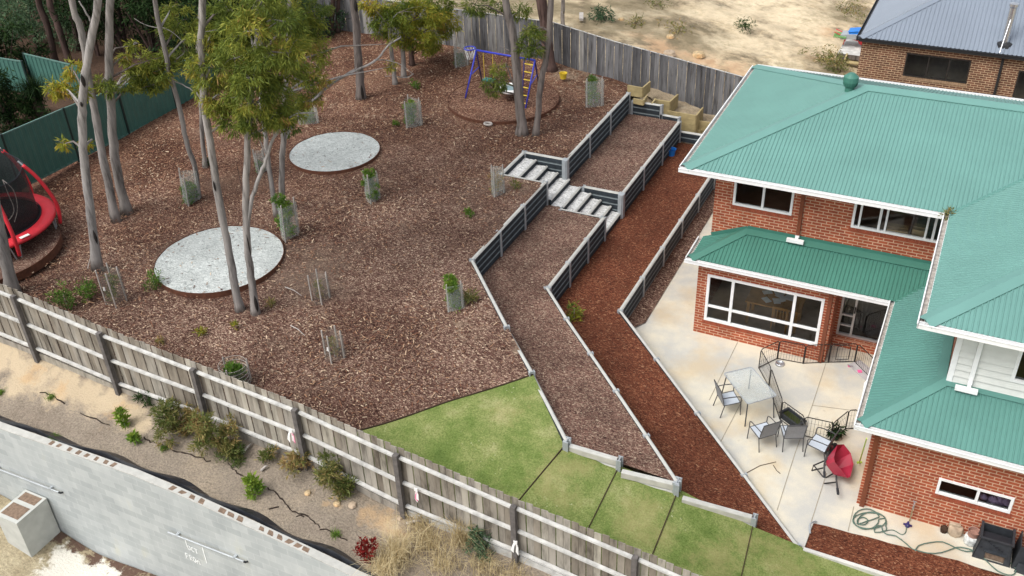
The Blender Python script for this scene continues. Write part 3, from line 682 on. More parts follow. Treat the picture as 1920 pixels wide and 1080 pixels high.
rwall('near side wall of the upper gravel steps, only its pale top showing', [(Vector((-23.4, 1.74, 2.4)), Vector((-22.0, 1.74, 2.4)))], (0, 1, 0), 4)
rwall('near side wall of the lower gravel steps, only its pale top showing', [(Vector((-21.4, 1.70, 1.6)), Vector((-20.05, 1.70, 1.6)))], (0, 1, 0), 4)
for x, y, z, lb in ((-21.95, 3.4, 2.42, 'broad galvanised corner column beside the upper gravel steps'), (-19.98, 3.3, 1.62, 'broad galvanised corner column beside the lower gravel steps')):
    m = MB(); m.box(x-.09, x+.09, y-.11, y+.07, z-1.0, z); m.box(x-.05, x+.05, y-.14, y-.11, z-1.0, z-.002)
    tag(m.build('corner_column', GALV, loc=(x, y, z-1.0)), lb, 'post')

# timber planters stepping down the back fence
def planter(label, pts, zt, h, front=True):
    """pine boards along pts (plan), top at zt"""
    t = thing('timber_planter', (pts[0][0], pts[0][1], zt-h), label, 'planter', 'pine planters stepping down the back fence')
    for a, b in zip(pts[:-1], pts[1:]):
        m = MB(); nb = max(1, round(h/.2))
        for q in range(nb): m.bar((a[0], a[1], zt-.1-.2*q), (b[0], b[1], zt-.1-.2*q), .055, .192)
        m.build('board', PINE, t)
    return t
def ps(pts, z): return [tuple(at(u, v, z)[:2]) for u, v in pts]
planter('uppermost pine planter, a tall board end beside the mulch', ps([(1177, 159), (1205, 164), (1219, 152)], 2.5), 2.5, .4)
planter('small pine step box against the end of the upper charcoal wall', ps([(1188, 184), (1206, 188), (1213, 178)], 2.25), 2.25, .2)
planter('low pine step board beside the cross wall, second from the top', ps([(1222, 194), (1229, 184)], 2.1), 2.1, .2)
planter('pine planter with pale soil, second largest from the top', ps([(1228, 186), (1256, 190), (1271, 176)], 2.0), 2.0, .6)
planter('largest pine planter with pale soil in front of the back fence', ps([(1252, 207), (1305, 216), (1318, 201)], 1.65), 1.65, .8)
planter('lowest pine planter disappearing behind the green roof', ps([(1305, 225), (1344, 231), (1370, 205)], 1.3), 1.3, .6)
planter('pine step box low down by the end of the middle wall', ps([(1245, 213), (1253, 205)], 1.5), 1.5, .3)
planter('shallow pine box on the bottom landing near the roof edge', ps([(1276, 240), (1314, 243), (1316, 234)], 1.0), 1.0, .3)
for pts, z in (([(1206, 166), (1219, 157), (1268, 176), (1256, 189), (1229, 186)], 1.93), ([(1254, 206), (1272, 180), (1317, 201), (1304, 215)], 1.58), ([(1307, 224), (1320, 203), (1370, 206), (1345, 231)], 1.22), ([(1278, 240), (1282, 232), (1314, 234), (1313, 242)], .93)):
    P = ps(pts, z); structure(sheet('planter_soil', P, lambda x, y, z=z: z-.1+.03*math.sin(6*x)*math.sin(7*y), TERRM, .2))

# ================================================================== FENCES
# paling fence seen from outside, posts and rails on this side
PX = [-37.9, -35.3, -32.7, -30.12, -27.5, -24.8, -22.1, -19.65, -17.0, -14.47, -11.9, -9.3, -6.7]
PT = [4.55, 4.35, 4.15, 3.91, 3.58, 3.37, 3.14, 2.77, 2.41, 2.13, 1.78, 1.5, 1.2]
PB = [2.65, 2.42, 2.2, 2.0, 1.75, 1.70, 1.48, .97, .79, .45, .1, -.2, -.5]
fn = thing('paling_fence', (PX[0], -10.75, 2), 'long weathered paling fence with pale rails across the foreground', 'fence')
m = MB(); x = -37.9
while x < -6.7:
    w = .152; zt = ip(x, PX, PT)+.10+random.uniform(-.012, .012); zb = ip(x, PX, PB)+.16
    nb_ = round(x/.16); yy = -10.700+(.015 if nb_ % 2 else 0)+random.uniform(-.004, .004)
    s1 = (ip(x+w, PX, PT)-ip(x, PX, PT))
    m.frame((x+w/2, yy, (zt+zb)/2), (w/2-.003, random.uniform(-.003, .003), 0), (0, .009, 0), (random.uniform(-.004, .004), 0, (zt-zb)/2))
    x += .16
m.build('palings', PALING, fn)
for i in range(len(PX)):
    m = MB(); m.box(PX[i]-.055, PX[i]+.055, -10.865, -10.755, PB[i]-.3, PT[i]+.01); m.build('post', POSTM, fn)
for i in range(len(PX)-1):
    for fr in (.06, .45, .83):
        z0 = PT[i]+(PB[i]-PT[i])*fr; z1 = PT[i+1]+(PB[i+1]-PT[i+1])*fr
        m = MB(); m.bar((PX[i]+.055, -10.752, z0), (PX[i+1]-.055, -10.752, z1), .075, .05); m.build('rail', RAIL, fn)
    m = MB(); m.bar((PX[i]+.056, -10.735, PB[i]+.07), (PX[i+1]-.056, -10.735, PB[i+1]+.07), .03, .19); m.build('plinth_board', RAIL if i > 6 else PALING, fn)
# back paling fence
BX = [-37.5, -34.5, -30.2, -25.8, -23.3, -21.0, -18.16, -15, -11, -7]
BTZ = [3.98, 3.97, 3.96, 3.9, 3.46, 3.14, 2.74, 2.3, 1.8, 1.4]
bf = thing('paling_fence', (-30, 11.2, 2.4), 'grey paling fence along the back of the mulch yard below the bare hillside', 'fence')
m = MB(); x = -37.5
while x < -7:
    zt = ip(x, BX, BTZ)+random.uniform(-.02, .02); zb = zback(x)-.5
    m.frame((x+.09, 11.2+(0, .02)[round(x/.18) % 2], (zt+zb)/2), (.084, 0, 0), (0, .008, 0), (0, 0, (zt-zb)/2)); x += .18
m.build('palings', PALING2, bf)
for i in range(len(BX)-1):
    m = MB(); m.bar((BX[i], 11.26, BTZ[i]-.15), (BX[i+1], 11.26, BTZ[i+1]-.15), .04, .07); m.build('rail', RAIL, bf)
m = MB(); m.bar((BX[0], 11.205, BTZ[0]+.02), (BX[3], 11.205, BTZ[3]+.02), .04, .02)
for i in range(3, len(BX)-1): m.bar((BX[i], 11.205, BTZ[i]+.015), (BX[i+1], 11.205, BTZ[i+1]+.015), .04, .02)
m.build('capping', RAIL, bf)
# green sheet steel fence
def steel_fence(label, pts, axis):
    """pts = list of (x, y, base, top); steps at each post"""
    t = thing('steel_fence', pts[0][:3], label, 'fence')
    for (x0, y0, b0, t0), (x1, y1, b1, t1) in zip(pts[:-1], pts[1:]):
        p, q = Vector((x0, y0, 0)), Vector((x1, y1, 0)); d = q-p; L = d.length; d /= L; nrm = Vector((d.y, -d.x, 0))
        tt = t0
        m = MB(); u = 0; prof = [(0, 0), (.12, 0), (.15, .03), (.21, .03), (.24, 0)]
        while u < L-.01:
            for (a, ha), (b, hb) in zip(prof[:-1], prof[1:]):
                ua, ub = min(u+a, L), min(u+b, L)
                if ub-ua < 1e-4: continue
                zt = lambda w: t0+(t1-t0)*w/L
                zb = lambda w: b0+(b1-b0)*w/L
                A = p+d*ua+nrm*ha; B = p+d*ub+nrm*hb
                m.add([A+Vector((0, 0, zb(ua))), B+Vector((0, 0, zb(ub))), B+Vector((0, 0, zt(ub))), A+Vector((0, 0, zt(ua)))], [(0, 1, 2, 3)], 0, .5)
            u += .24
        m.build('sheet', GREENFENCE, t)
        m = MB(); m.bar(Vector((x0, y0, t0+.015)), Vector((x1, y1, t1+.015)), .05, .045); m.build('rail', GREENCAP, t)
        m = MB(); m.bar(Vector((x0, y0, b0+.02)), Vector((x1, y1, b1+.02)), .05, .06); m.build('rail', GREENCAP, t)
        m = MB(); m.box(x0-.035, x0+.035, y0-.035, y0+.035, b0-.2, max(t0, t1)+.05); m.build('post', GREENDK, t)
    x1, y1, b1, t1 = pts[-1]; m = MB(); m.box(x1-.035, x1+.035, y1-.035, y1+.035, b1-.2, t1+.05); m.build('post', GREENDK, t)
    return t
steel_fence('green sheet steel fence down the trampoline side of the mulch yard', [(-36.9, y, ip(y, [-12, -3.8, 2], [2.75, 2.5, 2.3]), ip(y, [-12, -2.75, -.4, 4], [4.75, 4.26, 4.06, 3.75])) for y in (-10.6, -7.75, -5.1, -2.7, -.4, 2.0, 4.3)], 1)
q0, q1, q2, q3 = at(-60, 100, 3.2), at(41, 116, 3.2), at(44, 101, 3.4), at(150, 126, 3.4)
steel_fence('green sheet steel fence of the neighbouring yard among the dark trees', [(q0.x, q0.y, 1.4, 3.2), (q1.x, q1.y, 1.4, 3.2)], 0)
steel_fence('second bay of green steel fence stepped up beside the dark trunks', [(q2.x, q2.y, 1.6, 3.4), (q3.x, q3.y, 1.6, 3.4)], 0)
# ribbons tied to the rails
for (u, v), lb in zip(((547, 810), (781, 920), (967, 1018)), ('pink and white ribbon tied to the fence near the shrubs', 'pink spotted ribbon hanging from the fence rail above the dry grass', 'white ribbon tied to the paling fence post nearest the camera')):
    p = onY(u, v, -10.83); m = MB()
    for k in range(3):
        dx = random.uniform(-.07, .07)
        m.add([p+Vector((-.012, -.03, .08)), p+Vector((.03, -.035, .08)), p+Vector((dx+.04, -.045, -.05)), p+Vector((dx*1.3+.03, -.05, -.22-.04*k)), p+Vector((dx*1.3-.03, -.05, -.2)), p+Vector((dx-.01, -.045, -.05))], [(0, 1, 2, 5), (5, 2, 3, 4)], k % 2)
    m.box(p.x-.03, p.x+.05, p.y-.045, p.y-.02, p.z+.03, p.z+.1)
    tag(m.build('ribbon', [TAG, PINK] if 'pink' in lb else [TAG, TAG], loc=p), lb, 'ribbon')

# ================================================================== BLOCK RETAINING WALL BELOW THE FENCE
bw = thing('block_wall', (-28, -12.6, LOWZ), 'long grey concrete block wall below the fence strip with open cores', 'wall')
m = MB(); ext = BT+[Vector((-17, -12.6, BT[-1].z-.25)), Vector((-13, -12.6, BT[-1].z-.8))]
for a, b in zip(ext[:-1], ext[1:]):
    m.add([(a.x, -12.6, LOWZ-.6), (b.x, -12.6, LOWZ-.6), (b.x, -12.6, b.z), (a.x, -12.6, a.z), (a.x, -12.42, LOWZ-.6), (b.x, -12.42, LOWZ-.6), (b.x, -12.42, b.z), (a.x, -12.42, a.z)],
          [(0, 1, 2, 3), (3, 2, 6, 7)], 0, .5)
    m.add([(a.x, -12.42, LOWZ-.6), (b.x, -12.42, LOWZ-.6), (b.x, -12.42, b.z), (a.x, -12.42, a.z)], [(0, 3, 2, 1)], 0, .5)
m.build('blockwork', BLOCK, bw, uv=True)
m = MB()
for a, b in zip(ext[:-1], ext[1:]): m.bar(a+Vector((0, .09, .006)), b+Vector((0, .09, .006)), .185, .02)
m.build('coping', SLEEPTOP, bw)
m = MB()
for u0, u1 in ((88, 235), (318, 400), (408, 470), (482, 600)):
    for k in range(int((u1-u0)/17)):
        u = u0+17*k+4+random.uniform(-2, 2); p = onY(u, ip(u, [0, 100, 250, 330, 400, 480, 570, 660], [804, 839, 892, 926, 958, 995, 1037, 1081]), -12.6)
        sl = ip(u, [0, 250, 560], [.0, .0, -.0])
        m.frame((p.x, -12.515, p.z+.012), (random.uniform(.06, .085), 0, -.07*.16), (random.uniform(-.02, .02), random.uniform(.045, .065), 0), (0, 0, .008))
m.build('open_core', HOLE, bw)
mb = MB(); prev = None
for k in range(125):
    x = -39+k*.2; z = zblk(x); h = .06+.07*max(0, math.sin(x*2.1))+random.uniform(0, .03); y = -12.40+.03*math.sin(x*3)
    if prev: mb.add([prev[0], (x, y, z-.2), (x, y+.02, z+h), prev[1]], [(0, 1, 2, 3)]); mb.add([prev[1], (x, y+.02, z+h), (x, y+.16+.05*math.sin(3.3*x), z-.02), prev[2]], [(0, 1, 2, 3)])
    prev = ((x, y, z-.2), (x, y+.02, z+h), (x, y+.16+.05*math.sin(3.3*x), z-.02))
tag(mb.build('waterproof_membrane', MEMB, loc=(-28, -12.4, 1)), 'crumpled black waterproof membrane along the top of the block wall', 'membrane')
# buttress pier
a = at(70, 922, .1); b = at(15, 948, .1); c = at(50, 958, .1)
px0, px1, py0, py1 = -29.62, -28.9, -13.55, -12.64
pr = thing('block_pier', (-29.2, -13.2, LOWZ), 'rendered block pier with two soil filled cores standing against the block wall', 'pier')
m = MB(); m.box(px0, px1, py0, py1, LOWZ-.5, -.6)
m.build('shaft', simple('pier_render', (.47, .48, .45), .85, 0, .12, 3), pr)
m = MB(); m.box(px0+.08, px1-.08, py0+.10, py0+.48, -.605, -.592); m.box(px0+.08, px1-.08, py0+.6, py1-.06, -.605, -.592); m.build('open_core', HOLE, pr)
# pipes fixed to the wall
for (u0, v0), (u1, v1), lb in (((-20, 873), (110, 923), 'short galvanised rail fixed along the block wall by the pier'), ((315, 998), (457, 1053), 'dark pipe fixed to the block wall above the chalk writing')):
    p, q = onY(u0, v0, -12.68), onY(u1, v1, -12.68); rl = thing('wall_pipe', p, lb, 'pipe')
    m = MB(); m.tube([p, q], .022, 8); m.build('pipe', GALV, rl)
    m = MB()
    for s in (.12, .88): e = p+(q-p)*s; m.box(e.x-.03, e.x+.03, -12.70, -12.604, e.z-.03, e.z+.03)
    m.build('bracket', GALV, rl)
    m = MB(); m.tube([q, q+Vector((.03, .02, -.03)), q+Vector((.03, .07, -.06))], .024, 8); m.build('elbow', BLACKPL, rl)
# chalk writing on the blocks
STROKES = {'1': [[(.5, 0), (.5, 1)]], 'O': [[(.1, .2), (.1, .8), (.5, 1), (.9, .8), (.9, .2), (.5, 0), (.1, .2)]], 'C': [[(.9, .85), (.5, 1), (.1, .75), (.1, .25), (.5, 0), (.9, .15)]],
           'T': [[(0, 1), (1, 1)], [(.5, 1), (.5, 0)]], 'F': [[(.1, 0), (.1, 1), (.9, 1)], [(.1, .5), (.7, .5)]], 'R': [[(.1, 0), (.1, 1), (.8, .9), (.8, .6), (.1, .5), (.9, 0)]],
           'M': [[(0, 0), (.1, 1), (.5, .3), (.9, 1), (1, 0)]]}
m = MB()
def chalk(text, o, ux, uy, w, h):
    for i, ch in enumerate(text):
        for st in STROKES.get(ch, []):
            P = [o+ux*((i+.75*a)*w)+uy*(b*h) for a, b in st]
            for a, b in zip(P[:-1], P[1:]): m.bar(a, b, .024, .004, up=(0, 1, 0))
o = onY(348, 1022, -12.606); o2 = onY(366, 1031, -12.606); ux = (o2-o).normalized(); uy = Vector((0, 0, 1))
chalk('1', o-uy*.04, ux, uy, .1, .26); chalk('OCT', onY(353, 1030, -12.606), ux, uy, .105, .15); chalk('FROM', onY(350, 1046, -12.606), ux, uy, .105, .17)
m.bar(onY(379, 1026, -12.606), onY(388, 1056, -12.606), .026, .004, up=(0, 1, 0))
tag(m.build('chalk_writing', CHALK, loc=o), 'white chalk date and word scrawled on the block wall under the dark pipe', 'chalk writing')

# ================================================================== CIRCLES AND EDGINGS
def circle(name, label, pxs, z, mat, edge, elabel, r=None, h=.14, ang=(0, 2*math.pi), lift=.05, fillcat='gravel circle'):
    P = [at(u, v, z) for u, v in pxs]
    A = np.array([[2*p.x, 2*p.y, 1] for p in P]); bb = np.array([p.x**2+p.y**2 for p in P])
    if r is None: s = np.linalg.lstsq(A, bb, rcond=None)[0]; cx, cy = s[0], s[1]; r = math.sqrt(s[2]+cx*cx+cy*cy)
    else: cx, cy = P[0].x, P[0].y
    t = thing('garden_circle', (cx, cy, z-.1), label, fillcat)
    poly = [(cx+(r-.005)*math.cos(a), cy+(r-.005)*math.sin(a)) for a in np.linspace(0, 2*math.pi, 64, endpoint=False)]
    o = sheet('surface', poly, lambda x, y: z-.02+.008*math.sin(9*x)*math.sin(8*y), mat, .25); o.parent = t; o.location = (-cx, -cy, -(z-.1)); ORG[o.name] = Vector((cx, cy, z-.1))
    m = MB(); n = 64
    for i in range(n):
        a0, a1 = 2*math.pi*i/n, 2*math.pi*(i+1)/n
        for (ra, rb, za, zb) in ((r, r, z-.25, z), (r, r+.012, z, z), (r+.012, r+.012, z, z-.25), ):
            m.add([(cx+ra*math.cos(a0), cy+ra*math.sin(a0), za), (cx+rb*math.cos(a0), cy+rb*math.sin(a0), zb), (cx+rb*math.cos(a1), cy+rb*math.sin(a1), zb), (cx+ra*math.cos(a1), cy+ra*math.sin(a1), za)], [(0, 1, 2, 3)])
    m.build('edging', edge, t)
    if mat is MULCH: paint(o, 'red', lambda x, y: .75)
    return cx, cy, r
PITS = [circle('c', 'pale gravel circle in rusty edging nearest the paling fence, behind the grey trunks', [(290, 500), (525, 470), (408, 425), (385, 548), (330, 452), (505, 515)], 2.36, GRAVEL, RUST, '')]
PITS.append(circle('c', 'pale gravel circle in rusty edging farther back in the yard', [(708, 272), (640, 245), (610, 320), (700, 300), (560, 313), (690, 255)], 2.5, GRAVEL, RUST, ''))
_ = (circle('c', 'dark mulch play circle in rusty edging under the swing set', [(838, 190), (860, 212), (940, 229), (1010, 215), (1048, 185)], 2.5, MULCH, RUST, '', fillcat='play circle'))
_ = (circle('c', 'mulch circle in rusty edging under the trampoline', [(113, 435), (105, 460), (70, 490), (40, 508)], 2.58, BEDM, RUST, '', fillcat='play circle'))
def edging(label, P, w=.02, h=.12, mat=EDGED):
    m = MB()
    for a, b in zip(P[:-1], P[1:]): m.bar(a, b, w*.7, h)
    return tag(m.build('lawn_edging', mat, loc=P[0]), label, 'edging', 'dark edgings across the lawn')
def seg(a, b, zf, n=8, up=-.03): return [Vector((a[0]+(b[0]-a[0])*i/n, a[1]+(b[1]-a[1])*i/n, zf(a[0]+(b[0]-a[0])*i/n, a[1]+(b[1]-a[1])*i/n)+up)) for i in range(n+1)]
edging('long dark edging between the mulch yard and the lawn', seg(e0, e2, lawn), .03)
for (a, b, lb) in (((1060, 836), (972, 940), 'dark edging across the lawn from the upper wall end to the fence'), ((1157, 882), (1099, 1000), 'dark edging across the lawn from the post half way down the slope'), ((1267, 930), (1217, 1055), 'dark edging across the lawn from the middle wall end'), ((1411, 988), (1390, 1080), 'dark edging across the lawn nearest the house')):
    p, q = atg(*a, lawn, 1.4), atg(*b, lawn, 1.0); q = p+(q-p)*((-10.68-p.y)/(q.y-p.y)); edging(lb, seg(p, q, lawn), .022)
# scattered bark and leaf litter: too many to count
V = []; T = []
n = 26000; X = rng.uniform(-36.5, -17.5, n*2); Y_ = rng.uniform(-10.5, 11, n*2); keep = []
for x, y in zip(X, Y_):
    if len(keep) >= n: break
    if x > -22.05 and y > -3: continue
    if y < -3 and x+y > -25.2: continue
    if y < e0.y+.2 and x > e0.x+(y-e0.y)*(e2.x-e0.x)/(e2.y-e0.y)-.15: continue
    ring = [((x-a)**2+(y-b)**2)**.5/r_ for a, b, r_ in PITS]; q = min(ring)
    if q < 1.03:
        if q < .985 and random.random() < .05+.5*max(0, q-.75): keep.append((x, y, (2.36, 2.5)[ring.index(q)]-.012))
        continue
    if -23.5 < x < -21.9 and 1.6 < y < 3.5: continue
    dens = .55+.45*math.sin(x*.8+1)*math.sin(y*.7)+(.5 if y > 3 else 0)
    if random.random() < dens: keep.append((x, y, yard(x, y)+.012))
P = np.array(keep); n = len(P); an = rng.random(n)*6.28; L = .020+.045*rng.random(n)**2; w = .007+.009*rng.random(n); big = rng.random(n) < .012; L = np.where(big, L+.10*rng.random(n), L)
d = np.stack([np.cos(an), np.sin(an), rng.normal(0, .2, n)], 1); s = np.stack([-np.sin(an), np.cos(an), rng.normal(0, .3, n)], 1)
V = np.stack([P-d*L[:, None]-s*w[:, None], P+d*L[:, None]-s*w[:, None]*.6, P+d*L[:, None]*.9+s*w[:, None], P-d*L[:, None]+s*w[:, None]*.7], 1).reshape(-1, 3); V[:, 2] += .008
lit = arr_mesh('leaf_litter', V, 4, rng.random(n), tinted('litter_leaf', [(0, (.07, .03, .022)), (.45, (.19, .085, .05)), (.75, (.33, .2, .12)), (1, (.58, .46, .33))], .8))
tag(lit, 'fallen gum leaves and bark chips scattered over the mulch yard', 'leaf litter', kind='stuff')
# ================================================================== ROOFS
def corr(mb, poly, pitch=.098, h=.02, mi=0):
    """ribbed steel over a convex sloping outline, ribs running up the slope"""
    P = [Vector(p) for p in poly]; n = Vector((0, 0, 0))
    for i in range(1, len(P)-1): n += (P[i]-P[0]).cross(P[i+1]-P[0])
    n.normalize()
    if n.z < 0: n = -n
    up = (Vector((0, 0, 1))-n*n.z).normalized(); e = up.cross(n).normalized(); o = P[0]
    Q = [((p-o).dot(e), (p-o).dot(up)) for p in P]
    def rng_v(u):
        vs = []
        for i in range(len(Q)):
            (a, va), (b, vb) = Q[i], Q[(i+1) % len(Q)]
            if abs(a-b) < 1e-7:
                if abs(u-a) < 1e-6: vs += [va, vb]
            elif min(a, b)-1e-7 <= u <= max(a, b)+1e-7: vs.append(va+(vb-va)*(u-a)/(b-a))
        return (min(vs), max(vs)) if vs else None
    u0, u1 = min(q[0] for q in Q), max(q[0] for q in Q)
    us = [(q[0], None) for q in Q]
    k = math.floor(u0/pitch)
    prof = [(0, 0), (.62, 0), (.70, 1), (.88, 1), (.97, 0)]
    pts = set()
    def hh(u):
        f = (u/pitch) % 1
        for (a, ha), (b, hb) in zip(prof, prof[1:]+[(1, 0)]):
            if a <= f <= b: return (ha+(hb-ha)*(f-a)/max(b-a, 1e-6))*h
        return 0
    while k*pitch < u1+pitch:
        for a, _ in prof:
            u = (k+a)*pitch
            if u0 < u < u1: pts.add(round(u, 5))
        k += 1
    for q in Q: pts.add(round(min(max(q[0], u0), u1), 5))
    us = sorted(pts); V = []; F = []
    for u in us:
        r = rng_v(min(max(u, u0), u1)) or (0, 0); z = hh(u)
        V += [o+e*u+up*r[0]+n*z, o+e*u+up*r[1]+n*z]
    for i in range(len(us)-1): F.append((2*i, 2*i+2, 2*i+3, 2*i+1))
    mb.add(V, F, mi, .5); return n, up, e
def cap(mb, p, q, sides, w=.2, lift=.035, mi=0):
    """folded capping over a hip, ridge or valley; sides = two roof normals"""
    p, q = Vector(p), Vector(q); d = (q-p).normalized()
    mid = Vector((0, 0, lift+.02))
    for n, sg in sides:
        s = n.cross(d).normalized()*sg
        a, b = p+mid, q+mid; c, e = q+s*w+n*lift, p+s*w+n*lift
        mb.add([a, b, c, e, c-n*.03, e-n*.03], [(0, 1, 2, 3), (3, 2, 4, 5)], mi, .5)
def nrm(poly):
    P = [Vector(p) for p in poly]; n = (P[1]-P[0]).cross(P[2]-P[0]).normalized(); return n if n.z > 0 else -n
def autocap(mb, p, q, polys, w=.2, lift=.035):
    """capping whose two leaves lie on the two roof faces that share the edge"""
    p, q = Vector(p), Vector(q); d = (q-p).normalized(); S_ = []
    for poly in polys:
        n = nrm(poly); s = n.cross(d).normalized(); c = sum((Vector(v) for v in poly), Vector())/len(poly)
        S_.append((n, 1 if (c-(p+q)/2).dot(s) > 0 else -1))
    cap(mb, p, q, S_, w, lift)
def gutter(mb, p, q, out, w=.12, h=.11):
    """open U gutter along an eave; out = outward direction"""
    p, q = Vector(p), Vector(q); o = Vector(out).normalized()
    mb.bar(p+o*w, q+o*w, .012, h, mi=0); mb.bar(p+o*.006, q+o*.006, .01, h*.9, mi=0)
    mb.bar(p+o*w/2-Vector((0, 0, h*.46)), q+o*w/2-Vector((0, 0, h*.46)), w, .012, mi=0)
    mb.bar(p+o*w/2-Vector((0, 0, h*.22)), q+o*w/2-Vector((0, 0, h*.22)), w-.03, .012, mi=1)
    mb.bar(p+o*(w+.006)+Vector((0, 0, h/2)), q+o*(w+.006)+Vector((0, 0, h/2)), .026, .018, mi=0)
def wall(mb, ax, c, u0, u1, z0, z1, holes=(), th=.11, sgn=1, mi=0):
    """a wall in plane x=c or y=c, thickness th going inwards (sgn), with rectangular openings"""
    us = sorted({u0, u1, *[h[0] for h in holes], *[h[1] for h in holes]}); zs = sorted({z0, z1, *[h[2] for h in holes], *[h[3] for h in holes]})
    for a, b in zip(us[:-1], us[1:]):
        for d, e in zip(zs[:-1], zs[1:]):
            mu, mz = (a+b)/2, (d+e)/2
            if any(h[0] < mu < h[1] and h[2] < mz < h[3] for h in holes): continue
            f = (lambda u, z, k: (u, c+sgn*k, z)) if ax == 'y' else (lambda u, z, k: (c+sgn*k, u, z))
            mb.add([f(a, d, 0), f(b, d, 0), f(b, e, 0), f(a, e, 0)], [(0, 1, 2, 3)] if (ax == 'y') == (sgn > 0) else [(0, 3, 2, 1)], mi, .5)
            mb.add([f(a, d, th), f(b, d, th), f(b, e, th), f(a, e, th)], [(0, 3, 2, 1)] if (ax == 'y') == (sgn > 0) else [(0, 1, 2, 3)], mi, .5)
    for h in holes:
        f = (lambda u, z, k: (u, c+sgn*k, z)) if ax == 'y' else (lambda u, z, k: (c+sgn*k, u, z))
        cs = [(h[0], h[2]), (h[1], h[2]), (h[1], h[3]), (h[0], h[3])]
        for (a, z), (b, y) in zip(cs, cs[1:]+cs[:1]): mb.add([f(a, z, 0), f(a, z, th), f(b, y, th), f(b, y, 0)], [(0, 1, 2, 3)], mi, .5)
def window(par, y, u0, u1, z0, z1, mull=(), trans=None, fw=.06, name='window', mat=WHITE, extra=()):
    """frame with bars in a wall facing -Y; the pane is its child"""
    m = MB(); a, b = y-.025, y+.06
    m.box(u0, u1, a, b, z0, z0+fw); m.box(u0, u1, a, b, z1-fw, z1); m.box(u0, u0+fw, a, b, z0+fw, z1-fw); m.box(u1-fw, u1, a, b, z0+fw, z1-fw)
    for mu in mull: m.box(mu-fw*.5, mu+fw*.5, a+.003, b-.003, z0+fw, z1-fw)
    ed = [u0+fw]+[x for mu in mull for x in (mu-fw*.5, mu+fw*.5)]+[u1-fw]
    if trans:
        for i in range(0, len(ed), 2): m.box(ed[i], ed[i+1], a+.006, b-.006, trans-.03, trans+.03)
    for (c, d, e, f) in extra: m.box(c, d, a+.01, b-.01, e, f)
    w = m.build(name, mat, par)
    m = MB(); m.add([(u0+fw*.4, y+.03, z0+fw*.4), (u1-fw*.4, y+.03, z0+fw*.4), (u1-fw*.4, y+.03, z1-fw*.4), (u0+fw*.4, y+.03, z1-fw*.4)], [(0, 1, 2, 3)]); m.build('pane', GLASS, w)
    return w
def sillrow(par, y, u0, u1, z, mat):
    m = MB(); u = u0
    while u < u1-.02: m.box(u+.004, min(u+.082, u1), y-.02, y+.05, z-.125, z-.002); u += .086
    return m.build('brick_sill', mat, par)
SILLM = simple('sill_brick', (.29, .07, .034), .85, 0, .25, 7)
# ================================================================== THE BRICK HOUSE
H = thing('brick_house', (-11, 0, 0), 'two storey red brick house with teal and green ribbed steel roofs and white gutters', 'house')
xe, ye, Wd, ze, tp = -16.973, -.408, 7.482, 4.885, .355
x2, y2, xl, yl, x3, y3, zl, t2 = -10.52, -5.094, -16.504, -.913, -11.266, -5.802, 2.5, .428
h = Wd/2; zr = ze+h*tp; xE = x2+Wd; yB = ye+Wd
A, B, C_, D, E, F = (xe, ye, ze), (xe, yB, ze), (xE, yB, ze), (xE, y2, ze), (x2, y2, ze), (x2, ye, ze)
R1, R2, R3 = (xe+h, ye+h, zr), (x2+h, ye+h, zr), (x2+h, y2+h, zr)
pw, pn, pm, pww, ps_, pe = [A, B, R1], [B, C_, R2, R1], [A, F, R2, R1], [F, E, R3, R2], [E, D, R3], [D, C_, R2, R3]
rf = MB()
for p in (pw, pn, pm, pww, ps_, pe): corr(rf, p)
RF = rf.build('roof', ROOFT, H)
m = MB()
for p, q, s in ((A, R1, (pw, pm)), (B, R1, (pw, pn)), (R1, R2, (pm, pn)), (E, R3, (pww, ps_)), (D, R3, (ps_, pe)), (R3, R2, (pww, pe)), (C_, R2, (pn, pe))): autocap(m, p, q, s)
m.build('ridge_capping', ROOFT, RF)
m = MB(); d = (Vector(R2)-Vector(F)).normalized(); m.bar(Vector(F)+Vector((0, 0, .012)), Vector(R2)+Vector((0, 0, .012)), .10, .02); m.build('valley_tray', ROOFM, RF)
# under the eaves
m = MB()
def soffit(poly, z): m.prism(poly, z-.02, z)
soffit([(xe, ye), (xE, ye), (xE, yB), (xe, yB)], ze-.09); soffit([(x2, y2), (xE, y2), (xE, ye+.002), (x2, ye+.002)], ze-.092)
m.build('soffit', WHITE, H)
# gutters
for p, q, o in ((A, F, (0, -1, 0)), (A, B, (-1, 0, 0)), (B, C_, (0, 1, 0)), (E, D, (0, -1, 0)), (F, E, (-1, 0, 0)), (D, C_, (1, 0, 0))):
    m = MB(); P, Q = Vector(p), Vector(q); dd = (Q-P).normalized()
    if p == A and q == F: P -= dd*.12; Q -= dd*.13
    if p == F: Q += dd*.12
    if p == E: P -= dd*.1
    gutter(m, P-Vector((0, 0, .05)), Q-Vector((0, 0, .05)), o); m.build('gutter', [WHITE, GUTTERD], H)
m = MB()
V_, T_ = leaf_verts([((x2-.05, ye-.1, ze+.02), .13, .6), ((x2+.02, ye-.02, ze+.06), .1, .8)], 160, .09, .012, droop=-.2); arr_mesh('gutter_weed', V_, 4, T_, LEAFH, H)
